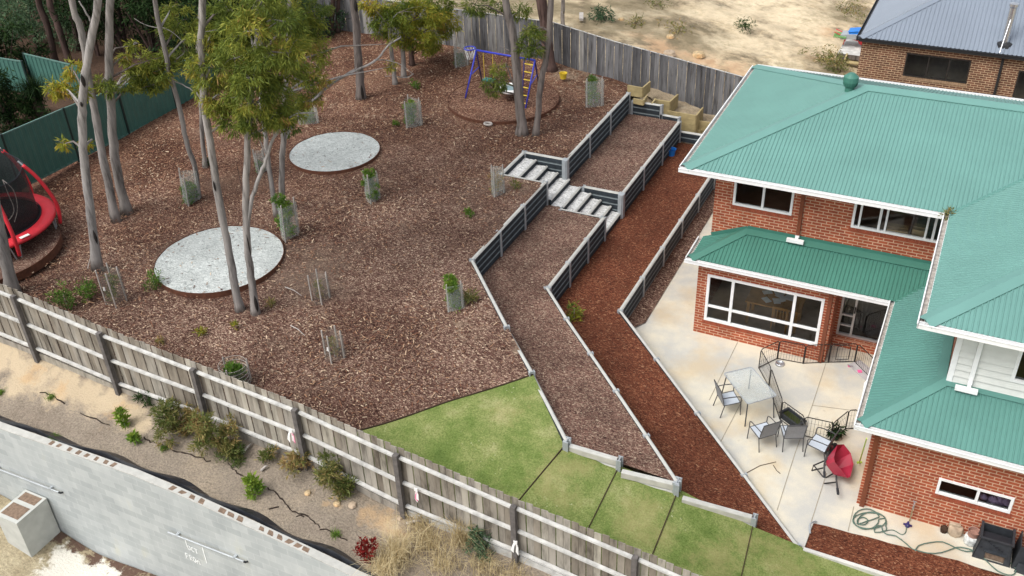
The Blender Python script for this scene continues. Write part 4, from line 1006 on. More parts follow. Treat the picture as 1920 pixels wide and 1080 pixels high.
# lower roofs
tF = .28-yl; tW = (x2+.69)-x3
La, Lb = (xl, yl, zl), (x3, yl, zl); Hp = (xl+tF, yl+tF, zl+t2*tF); Vp = (x3+tF, yl+tF, zl+t2*tF)
plf = [La, Lb, Vp, Hp]; pll = [La, (xl, .28, zl), Hp]
Wc = (x3, y3, zl); Wh = (x3+tW, y3+tW, zl+t2*tW); plw = [Lb, Wc, Wh, (x3+tW, .28, zl+t2*tW), Vp]
pls = [Wc, (-3.0, y3, zl), (-3.0, y3+tW, zl+t2*tW), Wh]
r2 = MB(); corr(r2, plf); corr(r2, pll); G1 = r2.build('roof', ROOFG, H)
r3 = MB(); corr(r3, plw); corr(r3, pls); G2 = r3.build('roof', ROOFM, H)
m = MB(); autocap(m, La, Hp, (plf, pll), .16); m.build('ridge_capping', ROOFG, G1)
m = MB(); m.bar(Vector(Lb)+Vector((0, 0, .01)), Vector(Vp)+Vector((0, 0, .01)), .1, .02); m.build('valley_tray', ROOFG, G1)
m = MB(); n = nrm(plf); u_ = (Vector((0, 0, 1))-n*n.z).normalized()
m.bar(Vector(Hp)+n*.035-u_*.1, Vector(Vp)+n*.035-u_*.1, .2, .012, up=n); m.bar(Vector(Hp)+Vector((0, -.012, .06)), Vector(Vp)+Vector((0, -.012, .06)), .012, .12)
m.bar(Vector((xe+.70, .265, zl+t2*(xe+.69-xl)+.05)), Vector(Hp)+Vector((0, -.015, .05)), .012, .12)
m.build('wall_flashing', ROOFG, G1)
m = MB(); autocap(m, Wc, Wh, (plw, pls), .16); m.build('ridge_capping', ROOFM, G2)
m = MB(); n = nrm(plw); u_ = (Vector((0, 0, 1))-n*n.z).normalized()
m.bar(Vector(Wh)+n*.035-u_*.1, Vector((x3+tW, .2, zl+t2*tW))+n*.035-u_*.1, .2, .012, up=n)
n = nrm(pls); u_ = (Vector((0, 0, 1))-n*n.z).normalized(); m.bar(Vector(Wh)+n*.035-u_*.1, Vector((-3, y3+tW, zl+t2*tW))+n*.035-u_*.1, .2, .012, up=n)
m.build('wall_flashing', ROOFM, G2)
for p, q, o in ((La, Lb, (0, -1, 0)), ((xl, .26, zl), La, (-1, 0, 0)), (Lb, Wc, (-1, 0, 0)), (Wc, (-3.0, y3, zl), (0, -1, 0))):
    m = MB(); P, Q = Vector(p), Vector(q); dd = (Q-P).normalized()
    if p == La: P -= dd*.12; Q -= dd*.13
    if p == Lb: Q += dd*.12
    if p == Wc: P -= dd*.1
    gutter(m, P-Vector((0, 0, .05)), Q-Vector((0, 0, .05)), o, .11, .10); m.build('gutter', [WHITE, GUTTERD], H)
m = MB(); m.prism([(xl, yl), (x3, yl), (x3, .28), (xl, .28)], zl-.11, zl-.09); m.prism([(x3, y3), (-3, y3), (-3, .28), (x3+.002, .28)], zl-.112, zl-.092); m.build('soffit', WHITE, H)
# openings measured on the photo
def ux(u, v, y): return onY(u, v, y).x
yU, yR, yD, yB_, yW = .28, -.71, .30, -5.55, -4.40
W1 = (-15.78, -14.22, 3.68, 4.62); W2 = (-12.72, -10.35, 3.67, 4.62)
W3 = (-16.03, -12.93, .49, 2.0); DR = (-12.60, -11.22, .30, 2.28); W4 = (-9.52, -8.05, .95, 1.40); W5 = (-8.68, -6.9, 3.47, 4.6)
m = MB()
wall(m, 'y', yU, xe+.69, x2+.69, 2.55, ze-.09, [W1, W2]); wall(m, 'x', xe+.69, yU+.11, yB-.69, 2.4, ze-.09)
wall(m, 'x', x2+.69, yW+.002, yU-.002, 2.6, ze-.09)
wall(m, 'y', yR, -16.304, -12.68, -.1, 2.38, [W3]); wall(m, 'x', -16.304, yR+.11, yB-.69, -.1, 2.38)
wall(m, 'x', -12.68, yR+.11, yD, -.1, 2.38, sgn=-1)
wall(m, 'y', yD, -12.679, -11.014, -.1, 2.38, [DR]); wall(m, 'x', -11.014, yB_+.11, yD+.11, -.1, 2.38)
wall(m, 'y', yB_, -11.014, -3.7, -.1, 2.38, [W4])
m.box(-3.8, -3.7, -5.4, yB-.7, -.1, 2.38); m.box(-3.78, -3.68, yW, yB-.7, 2.6, ze-.1); m.box(-16.2, -3.8, yB-.79, yB-.69, -.1, ze-.1)
m.build('wall', BRICK, H, uv=True)
m = MB(); m.box(-12.66, -11.1, yD-.16, yD-.002, -.05, .28); m.build('door_step', BRICK, H, uv=True)
# white weatherboard front of the upper wing
m = MB(); z = 2.95
bx0 = x2+.69
while z < ze-.12:
    segs = [(bx0+.1, -3.7)] if not (W5[2]-.02 < z+.08 < W5[3]) else [(bx0+.1, W5[0]), (W5[1], -3.7)]
    for a, b in segs: m.frame(((a+b)/2, yW-.02, z+.085), ((b-a)/2, 0, 0), (0, .009, 0), (0, .024, .0845))
    z += .17
m.build('weatherboard', CREAM, H)
m = MB(); m.box(bx0-.012, bx0+.10, yW-.055, yW+.06, 2.9, ze-.11); m.build('corner_board', WHITE, H)
m = MB(); wall(m, 'y', yW+.06, bx0+.12, -3.8, 2.7, ze-.1, [W5]); m.build('wall', CREAM, H)
# windows and door
w = window(H, yU, *W1, mull=(ux(1432, 365, yU),)); sillrow(H, yU, W1[0]-.05, W1[1]+.05, W1[2], SILLM)
ma, mb_ = ux(1650, 412, yU), ux(1752, 430, yU)
w = window(H, yU, *W2, mull=(ma, mb_), extra=[(W2[0]+.16, W2[0]+.21, W2[2]+.06, W2[3]-.06), (ma+.13, ma+.18, W2[2]+.06, W2[3]-.06), (mb_-.2, mb_-.15, W2[2]+.06, W2[3]-.06)])
sillrow(H, yU, W2[0]-.05, -10.0, W2[2], SILLM)
w = window(H, yR, *W3, mull=(ux(1373, 550, yR), ux(1487, 585, yR)), trans=.98, fw=.075); sillrow(H, yR, W3[0]-.05, W3[1]+.05, W3[2], SILLM)
dm = ux(1602, 590, yD)
ALU = simple('silver_aluminium', (.5, .5, .5), .4, .5, .05)
w = window(H, yD, *DR, mull=(dm,), fw=.055, name='sliding_door', mat=ALU, extra=[(DR[0]+.06, dm-.03, .95, 1.0), (DR[0]+.06, dm-.03, .62, .66), (DR[1]-.2, DR[1]-.15, .36, 2.2)])
m = MB(); m.box(dm-.02, dm+.02, yD-.05, yD-.028, 1.1, 1.3); m.build('handle', BLACKM, w)
w = window(H, yB_, *W4, mull=((W4[0]+W4[1])/2+.06,), fw=.055); sillrow(H, yB_, W4[0]-.05, W4[1]+.05, W4[2], SILLM)
w = window(H, yW-.03, *W5, fw=.07)
# downpipes
def dpipe(p, q, mat, w=.095, par=H):
    m = MB(); m.bar(p, q, w, .07, up=(0, 1, 0)); return m.build('downpipe', mat, par)
xa = ux(1502, 400, yU); dpipe((xa, yU-.04, ze-.1), (xa, yU-.04, 3.08), BROWNP)
m = MB(); m.box(xa-.05, xa+.05, yU-.10, yU-.01, 3.06, 3.16); m.frame((xa-.02, yU-.20, 3.06), (.22, 0, 0), (0, .05, 0), (0, 0, .045)); m.bar((xa, yU-.06, 3.12), (xa, yU-.2, 3.06), .07, .07); m.build('rain_spreader', WHITE, H)
xb = ux(1549, 610, yR); dpipe((xb, yR-.04, 2.4), (xb, yR-.04, 0.0), BROWNP, .1)
xc = ux(1630, 885, yB_); dpipe((xc, yB_-.04, 2.4), (xc, yB_-.04, 0.0), BROWNP, .1)
xd = ux(1829, 680, yW); dpipe((xd, yW-.08, ze-.1), (xd, yW-.08, 3.2), WHITE, .09)
m = MB(); m.box(xd-.06, xd+.06, yW-.15, yW-.055, ze-.26, ze-.12); m.frame((xd-.04, yW-.22, 3.13), (.22, 0, 0), (0, .05, 0), (0, 0, .045)); m.bar((xd, yW-.08, 3.22), (xd, yW-.2, 3.15), .07, .07); m.build('rain_spreader', WHITE, H)
# spinning roof vent (at rest)
pv = on(1592, 172, (-tp, 0, 1), ze-xe*tp)
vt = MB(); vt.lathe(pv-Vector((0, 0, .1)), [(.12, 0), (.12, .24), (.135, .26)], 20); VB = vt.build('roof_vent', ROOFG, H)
m = MB(); nb = 18
for k in range(nb):
    a0 = 2*math.pi*k/nb; P = []
    for i in range(9):
        ph = math.pi*(i+.4)/9; tw = .55*(i/8)
        P.append((a0+tw, .175*math.sin(ph)+.02, (.20-.165*math.cos(ph))+.07))
    for (a, r, z), (b, s, y) in zip(P[:-1], P[1:]):
        w_ = 2*math.pi/nb*.92
        m.add([pv+Vector((r*math.cos(a), r*math.sin(a), z)), pv+Vector((r*.9*math.cos(a+w_), r*.9*math.sin(a+w_), z)), pv+Vector((s*.9*math.cos(b+w_), s*.9*math.sin(b+w_), y)), pv+Vector((s*math.cos(b), s*math.sin(b), y))], [(0, 1, 2, 3)])
m.lathe(pv+Vector((0, 0, .18)), [(.16, 0), (.20, .12), (.19, .25), (.08, .34), (0.0005, .35)], 16)
m.build('vent_head', ROOFG, VB)
# rooms behind the glass
m = MB(); m.box(-16.18, -12.8, -.59, 5.9, .18, .24); m.box(-10.9, -3.9, -5.4, 5.9, .18, .24); m.box(-16.1, -3.9, .41, 5.9, 2.92, 2.98); m.box(-9.7, -3.9, -4.2, .25, 2.72, 2.78)
m.build('floor', INT_FLOOR, H)
m = MB(); m.box(-12.6, -11.13, .42, 5.9, .18, .24); m.build('floor', simple('dim_interior_floor', (.07, .06, .055), .9), H)  # floor darkened in colour for the dim room behind the sliding door
m = MB(); m.box(-16.1, -3.9, 4.2, 4.3, .25, 4.7); m.box(-12.72, -12.64, .43, 4.2, .25, 2.3); m.box(-10.8, -3.9, -2.6, -2.5, .25, 2.3); m.box(-13.5, -13.4, .45, 4.1, 3.0, 4.7); m.build('inner_wall', INT_WALL, H)
# ---- things seen through the windows
def table_in():
    p = at(1455, 560, 1.0); t = thing('dining_table', (p.x, p.y, .24), 'honey timber dining table seen through the wide ground floor window', 'table')
    m = MB(); m.box(p.x-.75, p.x+.75, p.y-.42, p.y+.42, .95, .99); m.build('tabletop', OAK, t)
    for sx in (-1, 1):
        for sy in (-1, 1): m = MB(); m.box(p.x+sx*.66-.04, p.x+sx*.66+.04, p.y+sy*.34-.04, p.y+sy*.34+.04, .24, .95); m.build('leg', OAK, t)
    m = MB()
    for k in range(9): x, y = p.x+random.uniform(-.5, .5), p.y+random.uniform(-.3, .3); a = random.random()*3; m.frame((x, y, 1.0+.004*k), (.13*math.cos(a), .13*math.sin(a), 0), (-.09*math.sin(a), .09*math.cos(a), 0), (0, 0, .0015))
    tag(m.build('paper_pile', TAG, loc=(p.x, p.y, 1)), 'loose papers spread on the honey timber dining table', 'papers')
    c = at(1461, 602, .68); ch = thing('dining_chair', (c.x, c.y, .24), 'honey timber slat back chair inside the ground floor window', 'chair')
    m = MB(); m.box(c.x-.2, c.x+.2, c.y+.0, c.y+.4, .66, .70); m.build('seat', OAK, ch)
    m = MB(); m.box(c.x-.2, c.x+.2, c.y-.02, c.y+.01, 1.05, 1.13)
    for k in range(5): m.box(c.x-.17+.08*k, c.x-.145+.08*k, c.y-.015, c.y+.005, .7, 1.06)
    m.build('backrest', OAK, ch)
    for sx in (-1, 1):
        m = MB(); m.box(c.x+sx*.2-.02, c.x+sx*.2+.02, c.y-.03, c.y+.012, .24, 1.13); m.build('leg', OAK, ch)
        m = MB(); m.box(c.x+sx*.18-.02, c.x+sx*.18+.02, c.y+.36, c.y+.4, .24, .66); m.build('leg', OAK, ch)
table_in()
def crate(p, sx, sy, sz, mat, label, cat, rz=0):
    m = MB(); m.box(-sx/2, sx/2, -sy/2, sy/2, 0, sz-.012); m.bar((-sx/2, 0, sz-.006), (sx/2, 0, sz-.006), sy*.2, .011, tint=.9); m.bar((0, -sy/2-.002, sz*.5), (0, -sy/2-.002, sz-.02), .05, .003, up=(0, 1, 0))
    o = m.build('storage_box', mat); o.location = p; o.rotation_euler = (0, 0, rz); tag(o, label, cat); return o
p = at(1680, 441, 3.62); crate((p.x, p.y+.15, 3.5), .5, .35, .28, CARD, 'wider cardboard box on the sill of the upper right window', 'box', .05)
p = at(1722, 447, 3.62); crate((p.x, p.y+.2, 3.5), .35, .35, .34, CARD, 'taller cardboard box against the right side of the upper window', 'box', -.05)
p = at(1720, 452, 3.62); crate((p.x, p.y+.05, 3.55), .33, .06, .17, WHITE, 'flat white box leaning inside the upper right window', 'box', -.02)
m = MB()
p = onY(1868, 938, -5.40)
for k in range(14): m.lathe((p.x+random.uniform(-.25, .3), p.y+.12+random.uniform(-.05, .05), p.z-.16+random.uniform(-.05, .1)), [(.0005, -.08), (.08, -.03), (.1, .03), (.0005, .1)], 8)
tag(m.build('folded_clothes', CLOTH, loc=p, smooth=True), 'heap of lilac clothes behind the small open window near the black bin', 'clothes')

# ================================================================== NEIGHBOUR'S HOUSE
NH = thing('brick_house', (-9, 20, .2), 'brown brick house with blue grey ribbed roof and steel flue behind the back fence', 'house')
yN = 16.0; zN = 3.03; nx0 = onY(1612, 72, yN).x; nt = .45; nh = 6.0
a, b, c, d = (nx0, yN, zN), (nx0, yN+2*nh, zN), (nx0+20, yN+2*nh, zN), (nx0+20, yN, zN); r1, r2_ = (nx0+nh, yN+nh, zN+nh*nt), (nx0+20-nh, yN+nh, zN+nh*nt)
q1, q2, q3, q4 = [a, b, r1], [b, c, r2_, r1], [a, d, r2_, r1], [d, c, r2_]
m = MB()
for p in (q1, q2, q3, q4): corr(m, p, .15, .025)
NR = m.build('roof', ROOFGREY, NH)
m = MB()
for p, q, s in ((a, r1, (q1, q3)), (b, r1, (q1, q2)), (r1, r2_, (q3, q2)), (d, r2_, (q3, q4)), (c, r2_, (q2, q4))): autocap(m, p, q, s, .17)
m.build('ridge_capping', ROOFGREY, NR)
for p, q, o in ((a, d, (0, -1, 0)), (a, b, (-1, 0, 0))):
    m = MB(); gutter(m, Vector(p)-Vector((0, 0, .06)), Vector(q)-Vector((0, 0, .06)), o, .12, .12); m.build('gutter', [BLACKG, BLACKG], NH)
yw = yN+.08; wl = onY(1700, 102, yw); wr = onY(1813, 150, yw); wt = onY(1703, 100, yw).z; wb = onY(1697, 142, yw).z
v2 = onY(1912, 132, yw)
N1 = (wl.x, wr.x, wb, wt+.02); N2 = (v2.x-.02, v2.x+1.6, v2.z-1.5, v2.z)
m = MB(); wall(m, 'y', yw, nx0+.1, nx0+19.8, -.6, zN-.06, [N1, N2]); wall(m, 'x', nx0+.1, yw+.11, yw+11.8, -.6, zN-.06); m.build('wall', BRICK2, NH, uv=True)
window(NH, yw, *N1, mull=(N1[0]+.36*(N1[1]-N1[0]), N1[0]+.68*(N1[1]-N1[0])), fw=.05, mat=BLACKM); sillrow(NH, yw, N1[0]-.04, N1[1]+.04, N1[2], simple('pale_sill_brick', (.28, .19, .12), .9, 0, .3, 8))
window(NH, yw, *N2, mull=(N2[0]+.8,), fw=.05, mat=BLACKM)
m = MB(); m.box(nx0+.3, nx0+19.5, yw+2.4, yw+2.5, -.4, 2.9); m.box(nx0+.25, nx0+19.5, yw+.13, yw+2.39, .28, .33); m.build('inner_wall', INT_WALL, NH)
dx = onY(1871, 150, yw-.05).x; m = MB(); m.bar((dx, yw-.05, zN-.1), (dx, yw-.05, .2), .09, .07, up=(0, 1, 0)); m.build('downpipe', BLACKG, NH)
fb = on(1884, 80, (0, -nt, 1), zN-yN*nt); fl = MB(); fl.lathe(fb-Vector((0, 0, .1)), [(.13, 0), (.13, 1.42)], 18); fl.lathe(fb+Vector((0, 0, 1.36)), [(.16, 0), (.16, .1), (.0005, .14)], 18)
FL = fl.build('flue', STEEL, NH, smooth=False)
m = MB(); m.lathe(fb-Vector((0, 0, .14)), [(.34, 0), (.3, .12), (.15, .18), (.13, .22)], 6); m.build('flue_flashing', BLACKG, FL)
m = MB(); m.bar(fb+Vector((.0, -.13, .9)), fb+Vector((-.1, -.7, -.16)), .02, .02); m.build('stay', STEEL, FL)
# deck beside it
dk = thing('timber_deck', (-16, 19, 0), 'small grey timber deck beside the brown brick house', 'deck')
p0 = at(1575, 100, .9); p1 = at(1612, 106, .9); m = MB(); y = p0.y
for k in range(22): m.box(p0.x-.1, nx0+.05, p0.y+.1*k, p0.y+.1*k+.092, .86, .9)
m.build('deck_boards', RAIL, dk)
m = MB(); m.box(p0.x-.1, nx0, p0.y-.04, p0.y-.002, .7, .895); m.build('fascia', BARKM, dk)
for k in range(3): m = MB(); m.box(p0.x+.35, nx0, p0.y-.35-.3*k, p0.y-.07-.3*k, .62-.24*k, .66-.24*k); m.build('step', PINE, dk)
m = MB(); m.bar((p0.x+.3, p0.y-.05, .95), (p0.x+.2, p0.y-1.0, .1), .07, .05); m.build('handrail', PINE, dk)
for sx in (0, 1):
    m = MB(); m.box(p0.x+sx*.8, p0.x+sx*.8+.09, p0.y+.02, p0.y+.11, -.4, .86); m.build('leg', PINE, dk)
wbp = at(1598, 82, 1.0); bar = thing('wheelbarrow', wbp, 'distant wheelbarrow with red wheel on the grey timber deck', 'wheelbarrow')
m = MB(); m.frame(wbp+Vector((-.1, 0, .38)), (.4, 0, .04), (0, .3, 0), (0, 0, .1)); m.build('tray', GALV, bar)
m = MB(); m.tube([wbp+Vector((.42, -.05, .2)), wbp+Vector((.42, .05, .2))], .2, 18); m.build('wheel', RED, bar)
m = MB()
for s in (-.2, .2): m.tube([wbp+Vector((.4, s, .2)), wbp+Vector((-.3, s, .32)), wbp+Vector((-.8, s, .5))], .018, 6); m.tube([wbp+Vector((-.3, s, .3)), wbp+Vector((-.35, s, 0))], .018, 6)
m.build('frame', RED, bar)
bt = wbp+Vector((.15, .05, .5)); m = MB(); m.frame(bt, (.33, 0, .06), (0, .24, 0), (-.02, 0, .12)); m.frame(bt+Vector((-.02, 0, .13)), (.36, 0, .06), (0, .27, 0), (0, 0, .02)); tag(m.build('storage_tub', BLUEPL, loc=bt, bevel=.02), 'bright blue plastic tub resting on the distant wheelbarrow', 'tub')
bt = at(1576, 68, 1.35); m = MB()
for k in range(9): m.bar(bt+Vector((-.25+.06*k, -.2, 0)), bt+Vector((-.25+.06*k, .25, .08)), .045, .03)
m.bar(bt+Vector((-.28, 0, .03)), bt+Vector((.28, 0, .03)), .05, .04); tag(m.build('green_rake', simple('green_plastic', (.12, .28, .08), .5), loc=bt), 'green plastic leaf rake head propped beside the blue tub', 'rake')
# ================================================================== TREES
FWD = np.array([RM[2][0], RM[2][1], 0]); FWD /= np.linalg.norm(FWD); FWDV = Vector(FWD)
def standing(base):   # upright plane through a trunk's foot, square to the view
    d = float(FWD @ np.array(base)); return lambda u, v, dep=0: on(u, v, FWD, d+dep)
def smooth(P, k=4):
    out = []
    for i in range(len(P)-1):
        p0, p1, p2, p3 = P[max(i-1, 0)], P[i], P[i+1], P[min(i+2, len(P)-1)]
        for j in range(k):
            t = j/k; out.append(.5*((2*p1)+(p2-p0)*t+(2*p0-5*p1+4*p2-p3)*t*t+(3*p1-p0-3*p2+p3)*t**3))
    return out+[P[-1]]
def limb(m, pl, px, w0, w1, dep=(0, 0), n=9, tint=None, flare=False):
    w0, w1 = w0*.77, w1*.77
    L = len(px); P = [pl(u, v, dep[0]+(dep[1]-dep[0])*i/(L-1)) for i, (u, v) in enumerate(px)]
    s = pxm(P[0]); P = smooth(P); R = [(w0+(w1-w0)*i/(len(P)-1))/2/s for i in range(len(P))]
    for i in range(1, len(P)-1): P[i] = P[i]+Vector((random.gauss(0, .008), random.gauss(0, .008), 0)); R[i] *= 1+random.uniform(-.05, .05)
    if flare: R[0] *= 1.45; R[1] *= 1.2; P[0] = P[0]-Vector((0, 0, .1))
    for i in range(len(P)-1): pass
    m.tube(P, R, n, tint=tint, wob=.06)
    return P
def tree(label, base, trunk, w, mat=BARK, limbs=(), clumps=(), leaf=LEAF, n=0, L=.15, Wd=.012, scars=(), group=None, zf=yard, top=True, twigs=True, cat='tree', tt=.5, name='gum_tree'):
    b = atg(*base, zf, 2.4); pl = standing(b); t = thing(name, b, label, cat, group)
    m = MB(); px = [base]+list(trunk)
    if top: (u1, v1), (u0, v0) = px[-1], px[-2]; k = (-230-v1)/min(-1, v1-v0); px = px+[(u1+(u1-u0)*k*.5, -230)]
    P = limb(m, pl, px, w[0], w[1], flare=True, n=12, tint=tt); tr = m.build('trunk', mat, t, smooth=True)
    for lb in limbs:
        pts, a, c = lb[0], lb[1], lb[2]; dp = lb[3] if len(lb) > 3 else (0, 0)
        m = MB(); limb(m, pl, pts, a, c, dp, 7, tint=min(1, tt+.25)); m.build('branch', mat if len(lb) < 5 else lb[4], t, smooth=True)
    for (u, v, rw, rh) in scars:
        c = pl(u, v); s = pxm(c); m = MB(); q = c-FWDV*(w[0]/2/s*.92)
        m.lathe(q, [(.0005, -rh/s), (rw/s*.8, -rh/s*.5), (rw/s, 0), (rw/s*.7, rh/s*.5), (.0005, rh/s)], 8); m.build('bark_hollow', SCAR, t, smooth=True)
    cl = []
    for c in clumps:
        u, v, r = c[:3]; dp = c[3] if len(c) > 3 else random.uniform(-.5, .5); p = pl(u, v, dp); cl.append((p, r/pxm(p), c[4] if len(c) > 4 else .45+random.uniform(-.15, .25)))
    if cl:
        foliage('crown', cl, n, L, Wd, leaf, t)
        if twigs:
            m = MB(); 
            for p, r, _ in cl:
                q = min(P, key=lambda s: (s-p).length+abs(s.z-p.z+r)*.5); md = (p+q)/2+Vector((random.uniform(-.2, .2), random.uniform(-.2, .2), .15))
                m.tube([q, md, p], [.035, .022, .008], 5)
                for k in range(5): e = p+Vector((random.gauss(0, r*.5), random.gauss(0, r*.5), random.gauss(0, r*.4))); m.tube([p, (p+e)/2+Vector((0, 0, .05)), e], [.01, .007, .003], 4)
            m.build('twigs', mat, t)
    if top:
        hi = [(P[-1]+Vector((random.uniform(-1.3, 1.3), random.uniform(-.3, 1.8), random.uniform(-.1, 1.8))), random.uniform(.6, 1.1), .4) for _ in range(6)]
        hi = [c for c in hi if True]
        foliage('upper_crown', hi, 1100, .28, .03, leaf if leaf is not LEAFY else LEAF, t)
    return t
tree('forked pale grey gum with black hollows, standing between the trampoline and the gravel circle', (181, 500), [(170, 400), (160, 320), (154, 240), (155, 185), (163, 120), (176, 50), (184, 0)], (21, 15), BARK,
     limbs=[([(172, 42), (160, 20), (148, 2)], 5, 3)], scars=[(159, 148, 4, 14), (156, 192, 2.5, 6), (182, 440, 3, 16)],
     clumps=[(118, 163, 20, .8, .8), (100, 170, 16, .8, .85), (135, 128, 18, .8, .8), (150, 172, 16, .8, .6), (118, 270, 12, .3, .8), (160, 268, 10, .3, .8)], leaf=LEAFY, n=1500, L=.16, Wd=.016, tt=.75)
tree('leaning gum just behind the forked pale gum, its top forking to the left', (217, 408), [(203, 345), (190, 280), (177, 205), (166, 150), (158, 85), (148, 45), (135, 0)], (20, 13), BARK, tt=.55)
tree('straight pinkish grey gum with a broad flared foot, right of the leaning gum', (236, 393), [(222, 335), (213, 270), (208, 200), (204, 130), (205, 60), (206, 0)], (23, 15), BARK, tt=.5,
     clumps=[(270, 122, 34, 1, .5), (240, 148, 26, .6, .45), (300, 132, 30, .8, .5), (285, 160, 22, .8, .4), (250, 85, 12, .5, .6), (205, 165, 16, -.4, .4), (190, 155, 14, -.2, .5), (235, 105, 12, .6, .7), (310, 105, 16, 1, .55)], leaf=LEAF, n=4600, L=.17, Wd=.017)
tree('slim grey gum leaning right behind the leafy tree guard beside the far fence', (371, 368), [(367, 318), (352, 275), (340, 220), (325, 160), (308, 90), (290, 0)], (12, 10), BARK, limbs=[([(322, 150), (345, 160), (362, 172), (372, 190)], 3, 3), ([(305, 55), (285, 50), (270, 45), (252, 35)], 2.5, 1.5), ([(300, 50), (320, 58), (345, 80)], 2.5, 1.5)],
     clumps=[(335, 45, 38, .6, .5), (345, 100, 28, .8, .4), (320, 15, 20, .8, .55), (370, 60, 25, 1, .4)], leaf=LEAF, n=3200, tt=.45)
tree('short lower stem of a gum close behind the long leaning trunk', (385, 313), [(380, 270), (378, 215), (376, 150), (372, 90), (375, 40), (378, 0)], (11, 10), BARK, tt=.45)
tree('long grey trunk leaning left across the gravel circle nearest the fence', (450, 580), [(438, 520), (425, 450), (410, 370), (400, 310), (391, 250), (384, 195), (380, 140), (377, 70), (382, 0)], (19, 13), BARK, tt=.6,
     clumps=[(400, 125, 45, .2), (390, 70, 40, .4), (420, 180, 36, .1), (440, 225, 34, .1, .4), (425, 60, 40, .4), (385, 165, 25, .3, .6), (430, 20, 36, .6), (405, 205, 20, 0, .6)], leaf=LEAF, n=8200, scars=[(404, 345, 2, 12)])
tree('forked gum with a burnt foot and curving right limb before the gravel circle', (479, 587), [(472, 530), (466, 480), (462, 430), (461, 370), (463, 300), (465, 240), (470, 190), (478, 110), (485, 20)], (19, 10), BARK, tt=.55, top=True,
     limbs=[([(463, 425), (470, 380), (485, 335), (499, 300), (508, 270), (522, 245), (540, 222), (560, 213), (592, 212)], 12, 3), ([(463, 400), (458, 375), (452, 345), (445, 312)], 3, 1.5, (0, 0), BARKD), ([(500, 295), (490, 270), (487, 262)], 4, 2), ([(512, 262), (516, 235), (518, 215)], 4, 2)],
     clumps=[(470, 130, 55, 0), (455, 65, 55, .3), (500, 190, 50, .1), (520, 215, 34, 0), (480, 225, 36, -.1, .4), (530, 140, 45, .3), (470, 185, 40, -.3, .55), (440, 110, 40, -.3), (500, 20, 50, .4), (545, 240, 14, 0, .15), (535, 90, 40, .5), (470, 60, 45, -.7), (475, 150, 40, -.7), (485, 0, 40, -.6), (540, 100, 35, -.6), (535, 40, 35, -.5), (500, 110, 35, -.7)], leaf=LEAF, n=20500, scars=[(482, 565, 3.5, 20), (468, 455, 1.5, 25)])
tree('thin grey gum leaning left behind the leafy guard, between both gravel circles', (518, 402), [(509, 345), (501, 285), (495, 235), (490, 190), (488, 120), (487, 40)], (12, 9), BARK, tt=.55,
     clumps=[(560, 45, 42, 1.2), (590, 20, 30, 1.3, .35), (540, 10, 40, 1), (575, 85, 35, 1, .5)], leaf=LEAF, n=4600)
tree('upright grey gum beside the farther gravel circle with a long dead limb reaching right', (528, 392), [(528, 340), (530, 290), (532, 240), (534, 190), (538, 120), (542, 40)], (15, 9), BARK, tt=.5,
     limbs=[([(533, 262), (550, 232), (572, 205), (595, 180), (625, 155), (655, 138), (690, 122), (710, 108), (728, 85), (752, 70)], 9, 4, (0, 1.5)), ([(585, 190), (610, 165), (640, 145), (668, 127)], 3.5, 2, (0, 1)), ([(700, 113), (725, 113), (752, 122), (775, 140)], 3, 1.5, (1.2, 1.5)), ([(775, 138), (760, 146), (740, 142), (722, 143)], 2, 1.5, (1.5, 1.5)), ([(728, 85), (738, 72)], 2.5, 1.5, (1.5, 1.5))],
     clumps=[(560, 170, 42, .4), (590, 150, 26, .4, .8), (575, 110, 40, .5), (555, 205, 30, .3), (580, 190, 20, .3, .85), (545, 60, 45, .7), (733, 125, 11, 1.4, .8), (733, 82, 7, 1.4, .7)], leaf=LEAF, n=6800)
tree('dark stringybark with split brown bark in the middle of the upper yard', (677, 184), [(674, 140), (671, 95), (668, 45), (663, 0)], (21, 15), BARKM, tt=.6, scars=[(668, 8, 4, 12), (680, 170, 3, 16)])
tree('short pale stem left of the yellow green crown, beyond the dead limb', (741, 158), [(738, 125), (733, 90), (730, 50)], (12, 8), BARK, tt=.4, top=False, clumps=[(700, 15, 22, .3), (720, 40, 30, .3), (745, 25, 34, .3, .4), (740, 60, 24, .3), (690, 8, 14, .2, .8)], leaf=LEAFY, n=4600, L=.17, Wd=.016)
tree('straight grey stem under the yellow green crown', (757, 144), [(756, 110), (755, 75), (757, 30)], (12, 9), BARK, tt=.5, top=False, clumps=[(775, 25, 40, .3), (790, 62, 34, .2, .7), (765, 70, 24, .1), (800, 30, 34, .4)], leaf=LEAFY, n=5400, L=.17, Wd=.016)
tree('dark stem nearest the back fence under the yellow green crown', (773, 122), [(771, 95), (775, 50), (785, 20)], (14, 10), BARKD, tt=.5, top=False, clumps=[(815, 70, 28, .4, .6), (830, 30, 26, .4, .7), (845, 45, 20, .5, .75), (800, 88, 16, .2, .6), (820, 5, 30, .4)], leaf=LEAFY, n=4600, L=.17, Wd=.016)
tree('big grey gum standing on the front rim of the play circle', (979, 250), [(975, 205), (970, 150), (966, 95), (958, 45), (948, 0)], (25, 15), BARKM, tt=.85,
     limbs=[([(968, 170), (960, 150), (953, 130), (948, 118)], 5, 2), ([(965, 110), (955, 95), (945, 90), (936, 86)], 3, 1.5)], clumps=[(935, 155, 20, -.2, .25), (915, 160, 12, -.2, .3), (925, 172, 10, -.2, .3), (935, 128, 14, .2, .55), (890, 10, 24, .6, .2), (935, 8, 18, .5, .2), (975, 20, 20, .8, .3)], leaf=LEAF, n=2700, L=.18)
